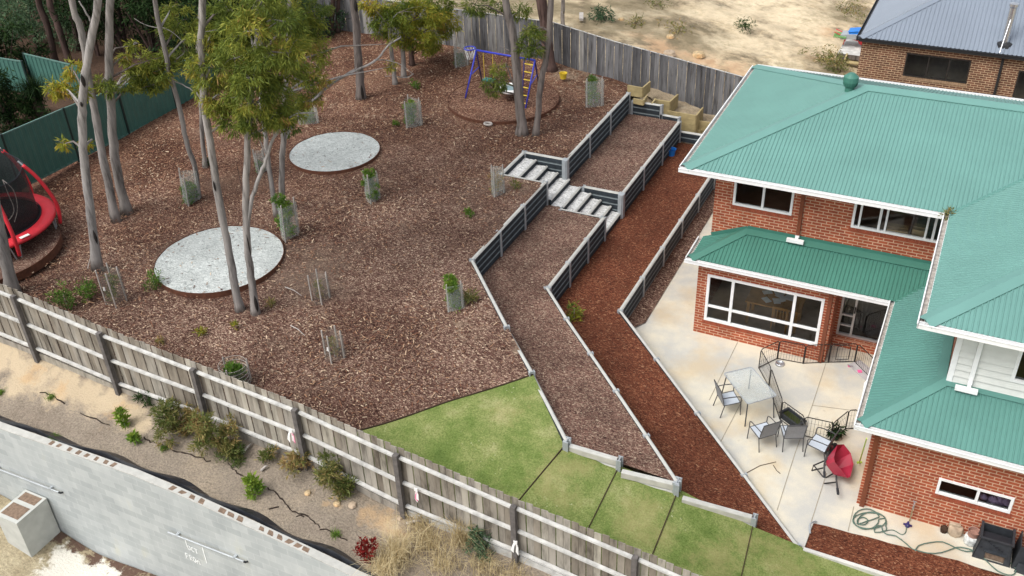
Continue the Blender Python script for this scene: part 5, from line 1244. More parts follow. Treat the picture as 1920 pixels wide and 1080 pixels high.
tree('slender curving gum right of the big gum by the ladder', (1004, 252), [(1009, 205), (1014, 155), (1024, 110), (1030, 60), (1032, 0)], (15, 13), BARKM, tt=.7, clumps=[(1000, 70, 20, -.1, .35), (985, 92, 18, -.1, .25), (1008, 92, 13, -.1, .3), (992, 55, 14, .1, .5)], leaf=LEAF, n=1600, L=.18)
tree('thick dark stringybark against the back fence behind the ladder', (1031, 130), [(1026, 90), (1022, 45), (1016, 0)], (30, 22), BARKD, tt=.9)
def hz(x, y): return hill(x, y)
tree('thin grey trunk on the bare hillside just beyond the back fence', (1056, 52), [(1055, 25), (1056, 0)], (10, 9), BARK, tt=.35, zf=hz)
tree('pale trunk cut off by the left edge of the picture, in front of the trampoline', (22, 545), [(10, 490), (-2, 430), (-15, 360), (-25, 280), (-35, 200), (-45, 100), (-55, 0)], (30, 18), BARK, tt=.6)
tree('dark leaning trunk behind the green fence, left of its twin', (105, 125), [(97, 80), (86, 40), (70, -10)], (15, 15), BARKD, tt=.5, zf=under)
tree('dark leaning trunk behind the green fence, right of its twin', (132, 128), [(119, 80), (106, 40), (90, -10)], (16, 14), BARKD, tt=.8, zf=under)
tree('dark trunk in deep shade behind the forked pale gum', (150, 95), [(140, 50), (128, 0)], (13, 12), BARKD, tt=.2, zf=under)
tree('dark trunk at the far left end of the back fence', (622, 62), [(622, 30), (625, 0)], (13, 12), BARKD, tt=.5)
tree('second dark trunk at the far end of the yard, beside the fence corner', (634, 60), [(633, 30), (634, 0)], (11, 10), BARKD, tt=.7)
# dark bushes beyond the green fence
def bush(label, u, v, r, hgt, mat, n, L=.22, zf=under, tint=.45, name='bush', group='bushes beyond the green fence', cat='bush', base_z=None, nb=9, Wd=None, up=0., droop=.3):
    b = atg(u, v, zf, 2.3); t = thing(name, b, label, cat, group)
    cl = []
    for k in range(nb):
        a = random.random()*6.28; q = random.random()**.6; z = random.random()
        cl.append((b+Vector((math.cos(a)*r*q*.75*(1.1-z*.6), math.sin(a)*r*q*.75*(1.1-z*.6), hgt*(.18+.72*z))), r*random.uniform(.33, .5), tint+random.uniform(-.2, .25)))
    foliage('foliage', cl, n, L, Wd or L*.11, mat, t, droop=droop, up=up)
    m = MB()
    for k in range(5):
        c = random.choice(cl)[0]; m.tube([b-Vector((0, 0, .1)), (b+c)/2+Vector((0, 0, .1)), c], [.03*hgt/2+.008, .02*hgt/2+.004, .005], 5)
    m.build('stem', BARKD if mat is not STRAW else STICK, t); return t
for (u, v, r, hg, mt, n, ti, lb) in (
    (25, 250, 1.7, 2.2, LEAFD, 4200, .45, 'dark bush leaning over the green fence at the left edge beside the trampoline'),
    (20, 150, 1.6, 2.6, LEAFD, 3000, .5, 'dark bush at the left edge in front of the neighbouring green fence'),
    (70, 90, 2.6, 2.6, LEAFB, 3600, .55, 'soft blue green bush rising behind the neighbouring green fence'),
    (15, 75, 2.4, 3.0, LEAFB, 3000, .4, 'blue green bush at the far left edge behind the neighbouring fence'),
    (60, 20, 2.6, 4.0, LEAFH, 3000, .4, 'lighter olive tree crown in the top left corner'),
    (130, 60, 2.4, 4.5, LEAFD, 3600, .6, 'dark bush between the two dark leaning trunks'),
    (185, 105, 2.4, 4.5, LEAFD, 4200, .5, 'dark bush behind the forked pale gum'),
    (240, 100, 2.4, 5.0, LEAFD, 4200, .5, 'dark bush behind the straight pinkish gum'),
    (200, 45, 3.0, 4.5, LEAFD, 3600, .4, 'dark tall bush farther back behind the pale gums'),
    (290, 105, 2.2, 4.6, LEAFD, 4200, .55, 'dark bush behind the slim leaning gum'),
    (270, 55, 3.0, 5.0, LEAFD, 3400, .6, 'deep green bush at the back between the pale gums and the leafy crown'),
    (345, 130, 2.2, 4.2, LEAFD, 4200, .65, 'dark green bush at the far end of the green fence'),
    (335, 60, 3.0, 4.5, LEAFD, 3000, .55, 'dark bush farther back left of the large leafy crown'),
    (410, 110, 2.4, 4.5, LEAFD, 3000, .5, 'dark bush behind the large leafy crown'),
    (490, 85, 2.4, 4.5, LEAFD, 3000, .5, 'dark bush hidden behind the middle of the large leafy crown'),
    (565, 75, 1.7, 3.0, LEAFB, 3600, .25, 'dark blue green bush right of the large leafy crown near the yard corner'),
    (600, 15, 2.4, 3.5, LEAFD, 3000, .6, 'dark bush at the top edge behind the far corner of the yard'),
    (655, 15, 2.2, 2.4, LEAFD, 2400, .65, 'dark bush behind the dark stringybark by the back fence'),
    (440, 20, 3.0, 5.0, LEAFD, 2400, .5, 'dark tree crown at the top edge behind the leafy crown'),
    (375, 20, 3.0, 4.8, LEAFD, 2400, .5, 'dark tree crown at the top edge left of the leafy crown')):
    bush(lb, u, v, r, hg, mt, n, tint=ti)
b = at(80, 222, 2.3); gt = thing('grass_tree', b, 'dark spiky grass tree behind the green fence', 'grass tree')
blades('leaf_skirt', (b.x, b.y, b.z+.7), 500, .95, .01, .1, LEAFD, gt, lean=1.3, tint=.4)
m = MB(); m.tube([b, b+Vector((0, 0, .9))], [.2, .16], 10); m.build('trunk', BARKD, gt)

# ================================================================== YOUNG PLANTS AND THEIR GUARDS
def guard(label, base, w, hpx, mat=SLEEVE, stakes=3, zf=yard, tilt=0, tagw=False, rnd=False):
    b = atg(*base, zf, 2.3); s = pxm(b); r = w/2/s; hh = hpx/s*1.12
    t = thing('tree_guard', b, label, 'tree guard', 'guards round the young trees'); n = 20 if rnd else 3*4; m = MB(); a0 = random.random()
    ring = []
    for i in range(n):
        a = 2*math.pi*i/n+a0; k = 1 if rnd else .78/max(.62, abs(math.cos((a-a0) % (2*math.pi/3)-math.pi/3)))
        ring.append((r*k*math.cos(a), r*k*math.sin(a)))
    tx = math.tan(tilt)*hh
    for i in range(n):
        (x0, y0), (x1, y1) = ring[i], ring[(i+1) % n]
        m.add([b+Vector((x0, y0, 0)), b+Vector((x1, y1, 0)), b+Vector((x1+tx, y1, hh)), b+Vector((x0+tx, y0, hh))], [(0, 1, 2, 3)])
    m.build('sleeve', mat, t)
    if rnd:
        m = MB()
        for q in range(6): m.tube([b+Vector((x, y, hh*q/5)) for x, y in ring], .006, 4, closed=True)
        m.build('wire_ring', STICK, t)
    for i in range(stakes):
        a = a0+2*math.pi*i/stakes; x, y = r*1.02*math.cos(a), r*1.02*math.sin(a); m = MB()
        m.bar(b+Vector((x, y, -.1)), b+Vector((x+tx, y, hh*(1.05+.1*random.random()))), .028, .028); m.build('stake', STICK, t)
    if tagw:
        m = MB(); m.frame(b+Vector((.02, -r, hh*.55)), (.035, 0, 0), (0, .003, .0), (.01, 0, .06)); m.build('plant_tag', TAG, t)
    return b, r, hh
def sapling(label, b, r, z0, z1, mat, n, L=.09, tint=.5, group='young plants in the yard', name='sapling', Wd=None, up=.5, droop=0):
    t = thing(name, b, label, 'young plant', group); cl = []
    for k in range(6): z = z0+(z1-z0)*(k+.5)/6; cl.append((b+Vector((random.uniform(-.4, .4)*r, random.uniform(-.4, .4)*r, z)), r*.6, tint+random.uniform(-.2, .2)))
    foliage('foliage', cl, n, L, Wd or L*.13, mat, t, droop=droop, up=up)
    m = MB(); m.tube([b, b+Vector((.01, 0, z1*.9))], [.012, .004], 5); m.build('stem', STICK, t)
GD = [((357, 376), 31, 52, 'guard beside the slim leaning gum near the green fence, full of bushy leaves', LEAFG, 700, .0, .55, .35, .1),
      ((541, 441), 34, 62, 'tilted guard below two gums between the gravel circles, leaves spilling out', LEAFG, 900, .1, 1.25, .5, .07),
      ((698, 374), 27, 46, 'guard just below the farther gravel circle, sapling above its rim', LEAFG, 700, .05, 1.1, .5, 0),
      ((774, 234), 31, 44, 'guard between the farther gravel circle and the play circle, feathery sapling inside', LEAFG, 600, .1, .9, .45, 0),
      ((863, 122), 27, 33, 'greyish guard against the back fence left of the basketball hoop', LEAFH, 350, .05, .5, .3, 0),
      ((1112, 196), 33, 46, 'guard near the end of the upper charcoal wall, leafy sapling leaning out', LEAFG, 600, .1, .95, .5, 0),
      ((932, 364), 25, 48, 'guard holding bare brown twigs left of the gravel steps', LEAFH, 120, .1, .8, .9, 0),
      ((852, 576), 31, 50, 'guard with a round bushy top near the upper wall corner', LEAFG, 1100, .1, 1.15, .6, 0),
      ((580, 228), 35, 28, 'guard half hidden beside the large leafy crown', LEAFG, 300, .05, .5, .35, 0),
      ((489, 322), 20, 36, 'small guard hidden behind the forked gum stems', LEAFG, 160, .05, .4, .4, 0)]
for base, w, hpx, lb, mt, n, z0f, z1f, ti, tl in GD:
    b, r, hh = guard('pale mesh '+lb, base, w, hpx, tilt=tl); sapling('young plant inside the mesh '+lb.split(',')[0], b+Vector((tl*.3, 0, 0)), r*.95 if z1f < 1.1 else r*1.15, hh*z0f, hh*z1f, mt, int(n*2.6), tint=ti)
b, r, hh = guard('round wire netting cage beside the paling fence holding a bushy green plant', (444, 718), 52, 40, WIREM, 3, rnd=True); sapling('bushy green plant inside the round wire cage by the fence', b, r*.85, .05, hh*.95, LEAFG, 1300, .12, .35)
b, r, hh = guard('thin wire guard with a white tag in the lower middle of the yard', (628, 668), 36, 48, WIREM, 4, tagw=True); sapling('yellowish sapling inside the wire guard with the white tag, lower yard', b, r*.6, .05, hh*.8, LEAFH, 200, .08, .7)
b, r, hh = guard('thin wire guard with no tag between the leafy guard and the fence', (602, 562), 32, 46, WIREM, 4); sapling('small yellow green sapling inside the untagged wire guard', b, r*.6, .05, hh*.8, LEAFH, 200, .08, .7)
b, r, hh = guard('thin wire guard with a round white tag left of the nearest gravel circle', (217, 562), 36, 58, WIREM, 4, tagw=True); sapling('straggly sapling inside the wire guard left of the nearest gravel circle', b, r*.8, .05, hh*.8, LEAFH, 300, .1, .45)
for (u, v), rr, n, mt, ti, lb in (((880, 404), .16, 200, LEAFG, .4, 'small green tuft left of the upper charcoal wall'), ((742, 236), .13, 150, LEAFG, .4, 'small green tuft beside the guard near the play circle'), ((290, 536), .3, 420, LEAFG, .3, 'green tuft at the rim of the nearest gravel circle'),
     ((125, 572), .38, 700, LEAFG, .3, 'creeping green plant left half along the paling fence'), ((165, 556), .36, 600, LEAFG, .35, 'creeping green plant right half along the paling fence'), ((378, 627), .14, 160, LEAFY, .7, 'tiny yellow green seedling near the paling fence, above the wire cage'), ((300, 646), .12, 100, LEAFH, .8, 'tiny dry seedling close behind the paling fence'),
     ((508, 573), .13, 120, LEAFH, .6, 'faint green tuft right of the burnt gum foot'), ((440, 614), .1, 90, LEAFY, .6, 'tiny yellow seedling below the forked gum'), ((780, 165), .25, 260, LEAFG, .3, 'loose green seedling above the guard between the circles'), ((885, 565), .25, 360, LEAFH, .5, 'weeds beside the bushy topped guard near the wall corner'),
     ((965, 352), .2, 160, LEAFH, .5, 'yellowish weeds at the edge of the gravel steps'), ((857, 577), .2, 260, LEAFG, .4, 'grass tuft at the foot of the bushy topped guard'), ((390, 310), .2, 220, LEAFD, .8, 'dark low plant at the foot of the long leaning trunk in the far yard')):
    b = atg(u, v, yard); sapling(lb, b, rr, .02, rr*1.1, mt, n, .09, ti, 'small weeds and tufts in the yard', 'weed_tuft')
b = atg(1076, 600, bedbc, .8); sapling('pale green weed growing in the red mulch beside the long pale wall', b, .22, .05, .4, LEAFY, 260, .12, .5, 'small weeds and tufts in the yard', 'weed_tuft')
# weeds outside the fence
def weeds(lb, u, v, r, hg, mt, n, ti=.5, L=.11, nb=7): bush(lb, u, v, r, hg, mt, n, L, strip, ti, 'weed_clump', 'weeds along the outside of the paling fence', 'weeds', nb=nb, up=.3, droop=.1)
weeds('leafy weed clump with reddish stalks left of the second visible fence post shadow', 318, 806, .55, .75, LEAFH, 2200, .4)
weeds('reddish brown seeding weeds touching the fence post between two green clumps', 365, 797, .32, .6, LEAFH, 900, .95)
weeds('largest weed clump, half dry, spreading below the middle fence posts', 412, 838, .6, .85, LEAFH, 3000, .6)
weeds('low green weeds at the foot of the largest half dry clump', 440, 862, .35, .35, LEAFH, 800, .2)
weeds('dark sprig of weeds against the fence base above the left clump', 278, 760, .35, .35, LEAFD, 700, .9)
weeds('green weed clump below the fence post with the pink ribbon', 618, 905, .5, .7, LEAFH, 1900, .4)
weeds('dry brown weeds left of the green clump below the pink ribbon post', 565, 882, .4, .45, LEAFH, 1000, .85)
weeds('trailing weeds with a yellow flower lowest beside the orange clay', 652, 925, .35, .4, LEAFH, 800, .4)
weeds('few green weeds beside the loose plinth board', 505, 862, .25, .35, LEAFH, 400, .4)
weeds('dark grassy clump at the foot of the fence near the bottom edge', 905, 1032, .4, .55, LEAFB, 900, .5)
for (u, v), r, hg, n, lb in (((235, 800), .13, .5, 260, 'bright green seedling with broad leaves left of the weed clumps, above the crack'), ((256, 832), .1, .28, 170, 'bright green seedling lower down on the crack'), ((482, 928), .17, .5, 420, 'bright yellow green bush beside the long soil crack')):
    b = atg(u, v, strip, 1.3); sapling(lb, b, r, .05, hg, LEAFG, n, .12, .75, 'bright green seedlings on the fence strip', 'seedling', .022)
for (u, v), lb in (((630, 1004), 'small round green tuft on the soil crack near the bottom'), ((96, 747), 'tiny green tuft on the clay near the left end of the strip'), ((2, 738), 'green tuft at the left picture edge below the fence'), ((104, 822), 'small green tuft beside the black membrane'), ((308, 842), 'small green tuft beside the middle of the crack')):
    b = atg(u, v, strip, 1.5); t = thing('grass_tuft', b, lb, 'grass tuft', 'green tufts on the fence strip'); blades('blades', tuple(b), 130, .13, .004, .05, LEAFG, t, lean=1.0)
b = atg(690, 1058, strip, .6); t = thing('red_seedling', b, 'dark crimson leafed seedling beside the dry grass', 'young plant')
foliage('foliage', [(b+Vector((random.uniform(-.14, .14), random.uniform(-.1, .1), .08+.09*k)), .10, .5) for k in range(8)], 420, .09, .018, LEAFR, t, up=.4, droop=0); m = MB(); m.tube([b, b+Vector((0, 0, .75))], [.012, .004], 5); m.build('stem', RUST, t)
for (u, v), n, sp, hh, ti, lb in (((745, 1050), 420, .16, .7, .6, 'largest pale dry grass clump drooping beside the crimson seedling'), ((722, 1078), 240, .13, .55, .7, 'pale dry grass clump at the bottom edge beside the block wall'), ((800, 1020), 260, .16, .5, .45, 'dry grass clump right of the largest pale clump'),
     ((830, 1062), 260, .18, .45, .55, 'dry straw clump at the bottom edge, middle of three'), ((865, 1018), 260, .13, .7, .35, 'tall brown dry grass by the fence rail'), ((905, 1070), 220, .17, .42, .5, 'dry grass at the bottom edge below the white ribbon'), ((790, 985), 200, .16, .38, .3, 'brown dry grass under the spotted ribbon'), ((960, 1090), 200, .18, .45, .4, 'dry grass at the bottom edge right of the white ribbon')):
    b = atg(u, v, strip, .6); t = thing('dry_grass', b, lb, 'dry grass', 'dry grass below the fence'); blades('blades', tuple(b), n, hh, .0045, sp, STRAW, t, lean=1.1, tint=ti+.15)
for (u, v), (u2, v2), lb in (((762, 984), (800, 982), 'pale weathered stick lying below the spotted ribbon'), ((455, 853), (473, 835), 'pale forked stick beside the largest weed clump'), ((490, 885), (504, 877), 'thin pale twig above the bright yellow green bush')):
    p, q = atg(u, v, strip, 1)+Vector((0, 0, .04)), atg(u2, v2, strip, 1)+Vector((0, 0, .06)); m = MB(); m.tube([p, (p+q)/2+Vector((.02, .02, .05)), q], [.03, .025, .012], 6); tag(m.build('stick', STICK, loc=p, smooth=True), lb, 'stick')
for (u, v), s, lb in (((577, 925), .08, 'orange clay lump left of the trailing weeds'), ((632, 945), .09, 'orange clay lump beside the trailing weeds'), ((661, 948), .1, 'pale stone beside the trailing weeds'), ((750, 972), .07, 'pinkish stone at the foot of the fence post')):
    b = atg(u, v, strip, 1); m = MB(); m.lathe(b, [(.0005, -s*.3), (s, 0), (s*.8, s*.5), (.0005, s*.7)], 7); o = m.build('stone', STONE if 'stone' in lb else ORANGEM, loc=b); tag(o, lb, 'stone')
# hillside scrub
for i, ((u, v), r, hg, mt, n, ti, lb) in enumerate((((1135, 40),   .8, .5, LEAFB, 700, .4, 'blue green scrub bush on the bare hillside'), ((1190, 45), .7, .2, LEAFH, 220, .6, 'flat dry scrub right of the blue green scrub bush'), ((1398, 55), .6, .4, LEAFD, 260, .9, 'dark brown scrub on the pale hillside above the green roof'), ((1585, 25), 1.2, .35, LEAFH, 420, .6, 'sparse scrub beside the grey roof'), ((1545, 115), 1.0, .45, LEAFH, 500, .55, 'scrub bush beside the timber deck steps'), ((1575, 135), .8, .6, LEAFH, 500, .5, 'lower scrub bush below the deck steps'), ((1270, 62), 1.0, .2, LEAFH, 260, .6, 'low scrub in the middle of the hillside'), ((1230, 10), 1.0, .2, LEAFH, 200, .5, 'low scrub at the top edge of the hillside'))):
    bush(lb, u, v, r, hg, mt, n, .16, hill, ti, 'scrub', 'scrub on the bare hillside', 'scrub', nb=8)
m = MB(); b0, b1 = at(1090, 25, 2.2), at(1090, 37, 2.2); m.bar(b0, b1, .18, .1); tag(m.build('cut_log', STICK, loc=b0), 'short pale cut log lying on the hillside', 'log')
for (u, v), s, lb in (((1165, 37), .16, 'small orange stone left of the others on the hillside'), ((1257, 70), .2, 'orange red stone in the middle of the hillside'), ((1310, 105), .3, 'round clay boulder close above the fence'), ((1255, 103), .3, 'grey stone close above the fence top')):
    b = atg(u, v, hill, 1.8); m = MB(); m.lathe(b, [(.0005, -s*.4), (s, 0), (s*.8, s*.5), (.0005, s*.7)], 8); tag(m.build('stone', ORANGEM if 'grey' not in lb else STONE, loc=b), lb, 'stone')
# dry sticks and pale stones on the mulch
for (u, v), (u2, v2), lb in (((545, 612), (572, 632), 'thin pale stick lying in the lower yard left of the wire guards'), ((535, 540), (566, 557), 'thin pale stick right of the burnt gum foot'), ((165, 505), (172, 478), 'pale bark strip at the foot of the forked pale gum')):
    p, q = atg(u, v, yard)+Vector((0, 0, .03)), atg(u2, v2, yard)+Vector((0, 0, .04)); m = MB(); m.tube([p, (p+q)/2+Vector((0, .02, .03)), q], [.014, .012, .006], 5); tag(m.build('stick', STICK, loc=p), lb, 'stick')

# ================================================================== PLAY THINGS
sw = thing('swing_set', at(945, 180, 2.4), 'blue metal swing set with yellow ladder rungs and small basketball hoop', 'swing set')
sl, sr = at(893, 94, 4.0), at(1003, 113, 4.0)
m = MB(); m.tube([sl, sr], .036, 10); m.build('crossbar', BLUE, sw, smooth=True)
Lf, Lb_, Rf_, Rb = at(872, 187, 2.42), at(904, 155, 2.42), at(985, 206, 2.42), at(1011, 165, 2.42)
for tp_, ft, mt in ((sl, Lf, BLUE), (sl, Lb_, NAVY), (sr, Rf_, BLUE), (sr, Rb, NAVY)):
    m = MB(); m.tube([tp_, ft], .028, 8); m.build('leg', mt, sw, smooth=True)
for a_, b_ in ((Lf, Lb_), (Rf_, Rb)):
    tp_ = sl if a_ is Lf else sr; m = MB(); m.tube([a_+(tp_-a_)*.5, b_+(tp_-b_)*.5], .022, 6); m.build('brace', BLUE, sw)
ld = sr+(sl-sr).normalized()*.42; lf2 = Rf_+(sl-sr).normalized()*.16
m = MB(); m.tube([ld, lf2], .028, 8); m.build('ladder_rail', NAVY, sw)
for k in range(6):
    f_ = .10+.155*k; m = MB(); m.tube([ld+(lf2-ld)*f_, sr+(Rf_-sr)*f_], .02, 6); m.build('rung', YELLOW, sw)
hc = sl+(sl-sr).normalized()*.24+Vector((0, -.05, .05)); m = MB(); m.tube([hc+Vector((.2*math.cos(a), .2*math.sin(a), 0)) for a in np.linspace(0, 6.283, 20, endpoint=False)], .022, 6, closed=True); HR = m.build('hoop_rim', BLUE, sw)
m = MB()
for k in range(10):
    for s_ in (1, -1):
        a0 = 2*math.pi*k/10; P = [hc+Vector(((.2-.08*q/4)*math.cos(a0+s_*q*.16), (.2-.08*q/4)*math.sin(a0+s_*q*.16), -.1*q)) for q in range(5)]; m.tube(P, .007, 4)
m.build('hoop_net', TAG, HR)
d_ = (sr-sl)
def hang(f, ln): p = sl+d_*f; return p, p-Vector((0, 0, ln))
g1, g2 = hang(.12, 1.05), hang(.28, 1.05); m = MB(); m.tube(list(g1), .012, 5); m.tube(list(g2), .012, 5); RP = m.build('swing_rope', YELLOW, sw)
m = MB(); m.frame((g1[1]+g2[1])/2, (g2[1]-g1[1])*.6, (0, .12, 0), (0, 0, .025)); m.build('swing_seat', simple('teal_plastic', (.03, .17, .16), .5), sw)
sc_ = at(957, 166, 2.85); m = MB(); m.tube([sc_+Vector((.36*math.cos(a), .36*math.sin(a), 0)) for a in np.linspace(0, 6.283, 28, endpoint=False)], .075, 8, closed=True); SR_ = m.build('saucer_ring', TAG, sw, smooth=True)
m = MB(); m.lathe(sc_, [(.0005, -.06), (.2, -.05), (.33, .0)], 24); m.build('saucer_net', simple('grey_net', (.2, .28, .3), .8), SR_)
for k in range(4):
    a = math.pi/4+math.pi/2*k; m = MB(); m.tube([sc_+Vector((.36*math.cos(a), .36*math.sin(a), .02)), sl+d_*(.55 if math.cos(a) < 0 else .68)], .008, 4); m.build('swing_rope', BLACKM, sw)
# trampoline
TC = Vector((-35.15, -7.55, 2.4)); RZ = 3.05; RT = 1.75
tr = thing('trampoline', TC, 'round black trampoline with red padding and a sagging black safety net', 'trampoline')
m = MB(); m.lathe((TC.x, TC.y, RZ), [(.0005, -.02), (1.0, -.015), (1.42, 0)], 48); m.build('jump_mat', MATB, tr, smooth=True)
m = MB(); n = 48; prof = [(1.40, .015), (1.44, .05), (1.60, .06), (1.74, .045), (1.80, -.01), (1.78, -.07), (1.6, -.05), (1.4, .0)]
vs = [Vector((TC.x+r*math.cos(2*math.pi*i/n), TC.y+r*math.sin(2*math.pi*i/n), RZ+z)) for r, z in prof for i in range(n)]; fs = [(j*n+i, j*n+(i+1) % n, (j+1)*n+(i+1) % n, (j+1)*n+i) for j in range(len(prof)-1) for i in range(n)]
m.add(vs, fs); PD = m.build('pad', RED, tr, smooth=True)
m = MB(); p = at(46, 443, RZ+.06); m.frame(p+Vector((0, 0, .004)), (.03, .13, 0), (-.06, .012, 0), (0, 0, .004)); m.build('pad_label', TAG, PD)
an0 = math.atan2(at(95, 400, RZ).y-TC.y, at(95, 400, RZ).x-TC.x)
for k in range(6):
    a = an0+2*math.pi*k/6+.0; c, s = math.cos(a), math.sin(a)
    P = [Vector((TC.x+r*c, TC.y+r*s, z)) for r, z in ((1.82, RZ-.35), (1.88, RZ-.02), (1.88, RZ+.35), (1.76, RZ+.8), (1.58, RZ+1.25), (1.36, RZ+1.6))]
    m = MB(); m.tube(smooth(P), .055, 8); PL = m.build('net_pole', RED, tr, smooth=True)
    m = MB(); m.tube([P[-1], P[-1]+(P[-1]-P[-2]).normalized()*.16], .03, 6); m.build('pole_tip', STEEL, PL)
    m = MB()
    for dx in (-.09, .09): m.tube([Vector((TC.x+1.68*math.cos(a+dx), TC.y+1.68*math.sin(a+dx), RZ-.05)), Vector((TC.x+1.68*math.cos(a+dx*.3), TC.y+1.68*math.sin(a+dx*.3), 2.42))], .022, 6)
    m.build('leg', GALV, tr)
m = MB(); n = 48
rg = [(1.34, RZ+.03), (1.33, RZ+.5), (1.31, RZ+1.1), (1.33, RZ+1.58)]
for (r0, z0), (r1_, z1) in zip(rg[:-1], rg[1:]):
    for i in range(n):
        a0, a1 = 2*math.pi*i/n, 2*math.pi*(i+1)/n; sg = lambda a: -.10*abs(math.sin(3*(a-an0))) if z1 > RZ+1.5 else 0
        m.add([(TC.x+r0*math.cos(a0), TC.y+r0*math.sin(a0), z0), (TC.x+r0*math.cos(a1), TC.y+r0*math.sin(a1), z0), (TC.x+r1_*math.cos(a1), TC.y+r1_*math.sin(a1), z1+sg(a1)), (TC.x+r1_*math.cos(a0), TC.y+r1_*math.sin(a0), z1+sg(a0))], [(0, 1, 2, 3)])
NT_ = m.build('safety_net', NET, tr, smooth=True)
m = MB(); m.tube([Vector((TC.x+1.34*math.cos(a), TC.y+1.34*math.sin(a), RZ+1.58-.10*abs(math.sin(3*(a-an0))))) for a in np.linspace(0, 6.283, 60, endpoint=False)], .014, 5, closed=True)
m.tube([Vector((TC.x+1.40*math.cos(a), TC.y+1.40*math.sin(a), RZ+.06)) for a in np.linspace(0, 6.283, 60, endpoint=False)], .014, 5, closed=True); m.build('net_hem', MATB, NT_)
q = TC+Vector((.75, .35, 2.0)); m = MB(); m.tube(smooth([q, q+Vector((-.06, .05, -.5)), q+Vector((-.02, .02, -1.0)), q+Vector((-.2, -.25, -1.30)), q+Vector((-.6, -.2, -1.32))]), .014, 5); m.tube(smooth([q, q+Vector((.16, .1, -.35)), q+Vector((.12, .06, -.9)), q+Vector((.0, -.1, -1.3))]), .012, 5); tag(m.build('rope', STICK, loc=q), 'pale rope hanging inside the trampoline net', 'rope')
b = at(1056, 147, 2.4); m = MB(); m.lathe(b, [(.11, 0), (.15, .22), (.16, .22), (.14, .2), (.10, .02)], 14); m.tube([b+Vector((-.15, 0, .2)), b+Vector((0, -.12, .32)), b+Vector((.15, 0, .2))], .01, 5); tag(m.build('bucket', YELLOW, loc=b), 'small yellow toy bucket near the back fence', 'bucket')
b = atg(1259, 291, bedbc, .8); m = MB(); m.lathe(b, [(.11, 0), (.15, .24), (.165, .25), (.15, .23), (.10, .03), (.0005, .03)], 16); m.tube([b+Vector((-.15, 0, .22)), b+Vector((0, -.16, .18)), b+Vector((.15, 0, .22))], .01, 5); tag(m.build('bucket', BLUEPL, loc=b), 'bright blue bucket on the red mulch at the end of the middle wall', 'bucket')
b = at(915, 234, 2.42); m = MB(); m.tube([b+Vector((.14*math.cos(a), .1*math.sin(a), .04)) for a in np.linspace(0, 6.283, 16, endpoint=False)], .035, 6, closed=True); tag(m.build('rubber_ring', STICK, loc=b), 'pale ring half buried in the mulch in front of the play circle', 'ring')

# ================================================================== PATIO
def make_chair(label):
    t = local_thing('patio_chair', label, 'chair', 'grey sling patio chairs')
    def hammock(pts, w, mat, nm):
        m = MB()
        for (a, za), (b, zb) in zip(pts[:-1], pts[1:]): m.add([(-w, a, za), (w, a, za), (w, b, zb), (-w, b, zb)], [(0, 1, 2, 3)])
        for (a, za), (b, zb) in zip(pts[:-1], pts[1:]): m.add([(-w, a, za-.012), (-w, b, zb-.012), (w, b, zb-.012), (w, a, za-.012)], [(0, 1, 2, 3)])
        m.build(nm, mat, t)
    hammock([(.24, .43), (.1, .415), (-.1, .40), (-.22, .405)], .235, SLING, 'seat'); hammock([(-.225, .415), (-.26, .6), (-.31, .78), (-.35, .93)], .235, SLINGB, 'backrest')
    for s in (-1, 1):
        x = s*.25
        m = MB(); m.tube([(x, .24, .43), (x, -.22, .40), (x, -.26, .6), (x, -.35, .94)], .013, 6); m.build('side_rail', GREYFR, t)
        m = MB(); m.tube(smooth([Vector(p) for p in ((x, -.29, .66), (x*1.08, -.1, .68), (x*1.08, .16, .66), (x*1.06, .24, .6), (x*1.04, .25, .45), (x*1.06, .27, 0))]), .014, 6); m.build('armrest', GREYFR, t)
        m = MB(); m.tube([(x, -.2, .41), (x*1.04, -.3, 0)], .014, 6); m.build('leg', GREYFR, t)
    m = MB(); m.tube([(-.25, -.35, .94), (.25, -.35, .94)], .013, 6); m.tube([(-.25, .24, .425), (.25, .24, .425)], .013, 6); m.tube([(-.25, -.22, .40), (.25, -.22, .40)], .013, 6); m.build('cross_rail', GREYFR, t)
    return t
def face(dx, dy): return math.atan2(dy, dx)-math.pi/2
c0 = make_chair('grey sling patio chair at the left side of the glass table, facing it'); p = at(1366, 745, .42); place(c0, (p.x, p.y, 0), face(.8, .6), sc=.93)
dup(c0, 'grey sling patio chair seen from behind, left of the pair below the table', (-13.44, -4.44, 0), face(-.72, .70), sc=.93)
dup(c0, 'grey sling patio chair seen from behind, right of the pair beside the black trough', (-12.80, -4.22, 0), face(-.42, .9), sc=.93)
dup(c0, 'grey sling patio chair with its back against the red wheelbarrow', (-12.10, -4.34, 0), face(-.97, .22), sc=.93)
tb = thing('patio_table', (-14.1, -3.3, 0), 'frosted glass patio table with slim grey legs', 'table')
cs = [at(1357, 700, .72), at(1409, 688, .72), at(1457, 742, .72), at(1402, 758, .72)]; ctr = sum(cs, Vector())/4
m = MB(); P = []
for i in range(4):
    a, b, c = cs[i-1], cs[i], cs[(i+1) % 4]
    P += [b+(a-b)*.06, b+(a-b)*.015+(c-b)*.015, b+(c-b)*.06]
m.add([p+Vector((0, 0, .0)) for p in P], [tuple(range(12))]); m.add([p-Vector((0, 0, .008)) for p in P], [tuple(range(12))[::-1]]); m.build('glass_top', TABLEG, tb)
m = MB(); m.tube(P, .014, 6, closed=True); m.build('rim', simple('pale_grey_tube', (.3, .32, .34), .4), tb)
for c in cs:
    i_ = c+(ctr-c)*.12; m = MB(); m.tube([i_-Vector((0, 0, .02)), Vector((c.x+(c.x-ctr.x)*.0, c.y, 0))], .016, 6); m.build('leg', GREYFR, tb)
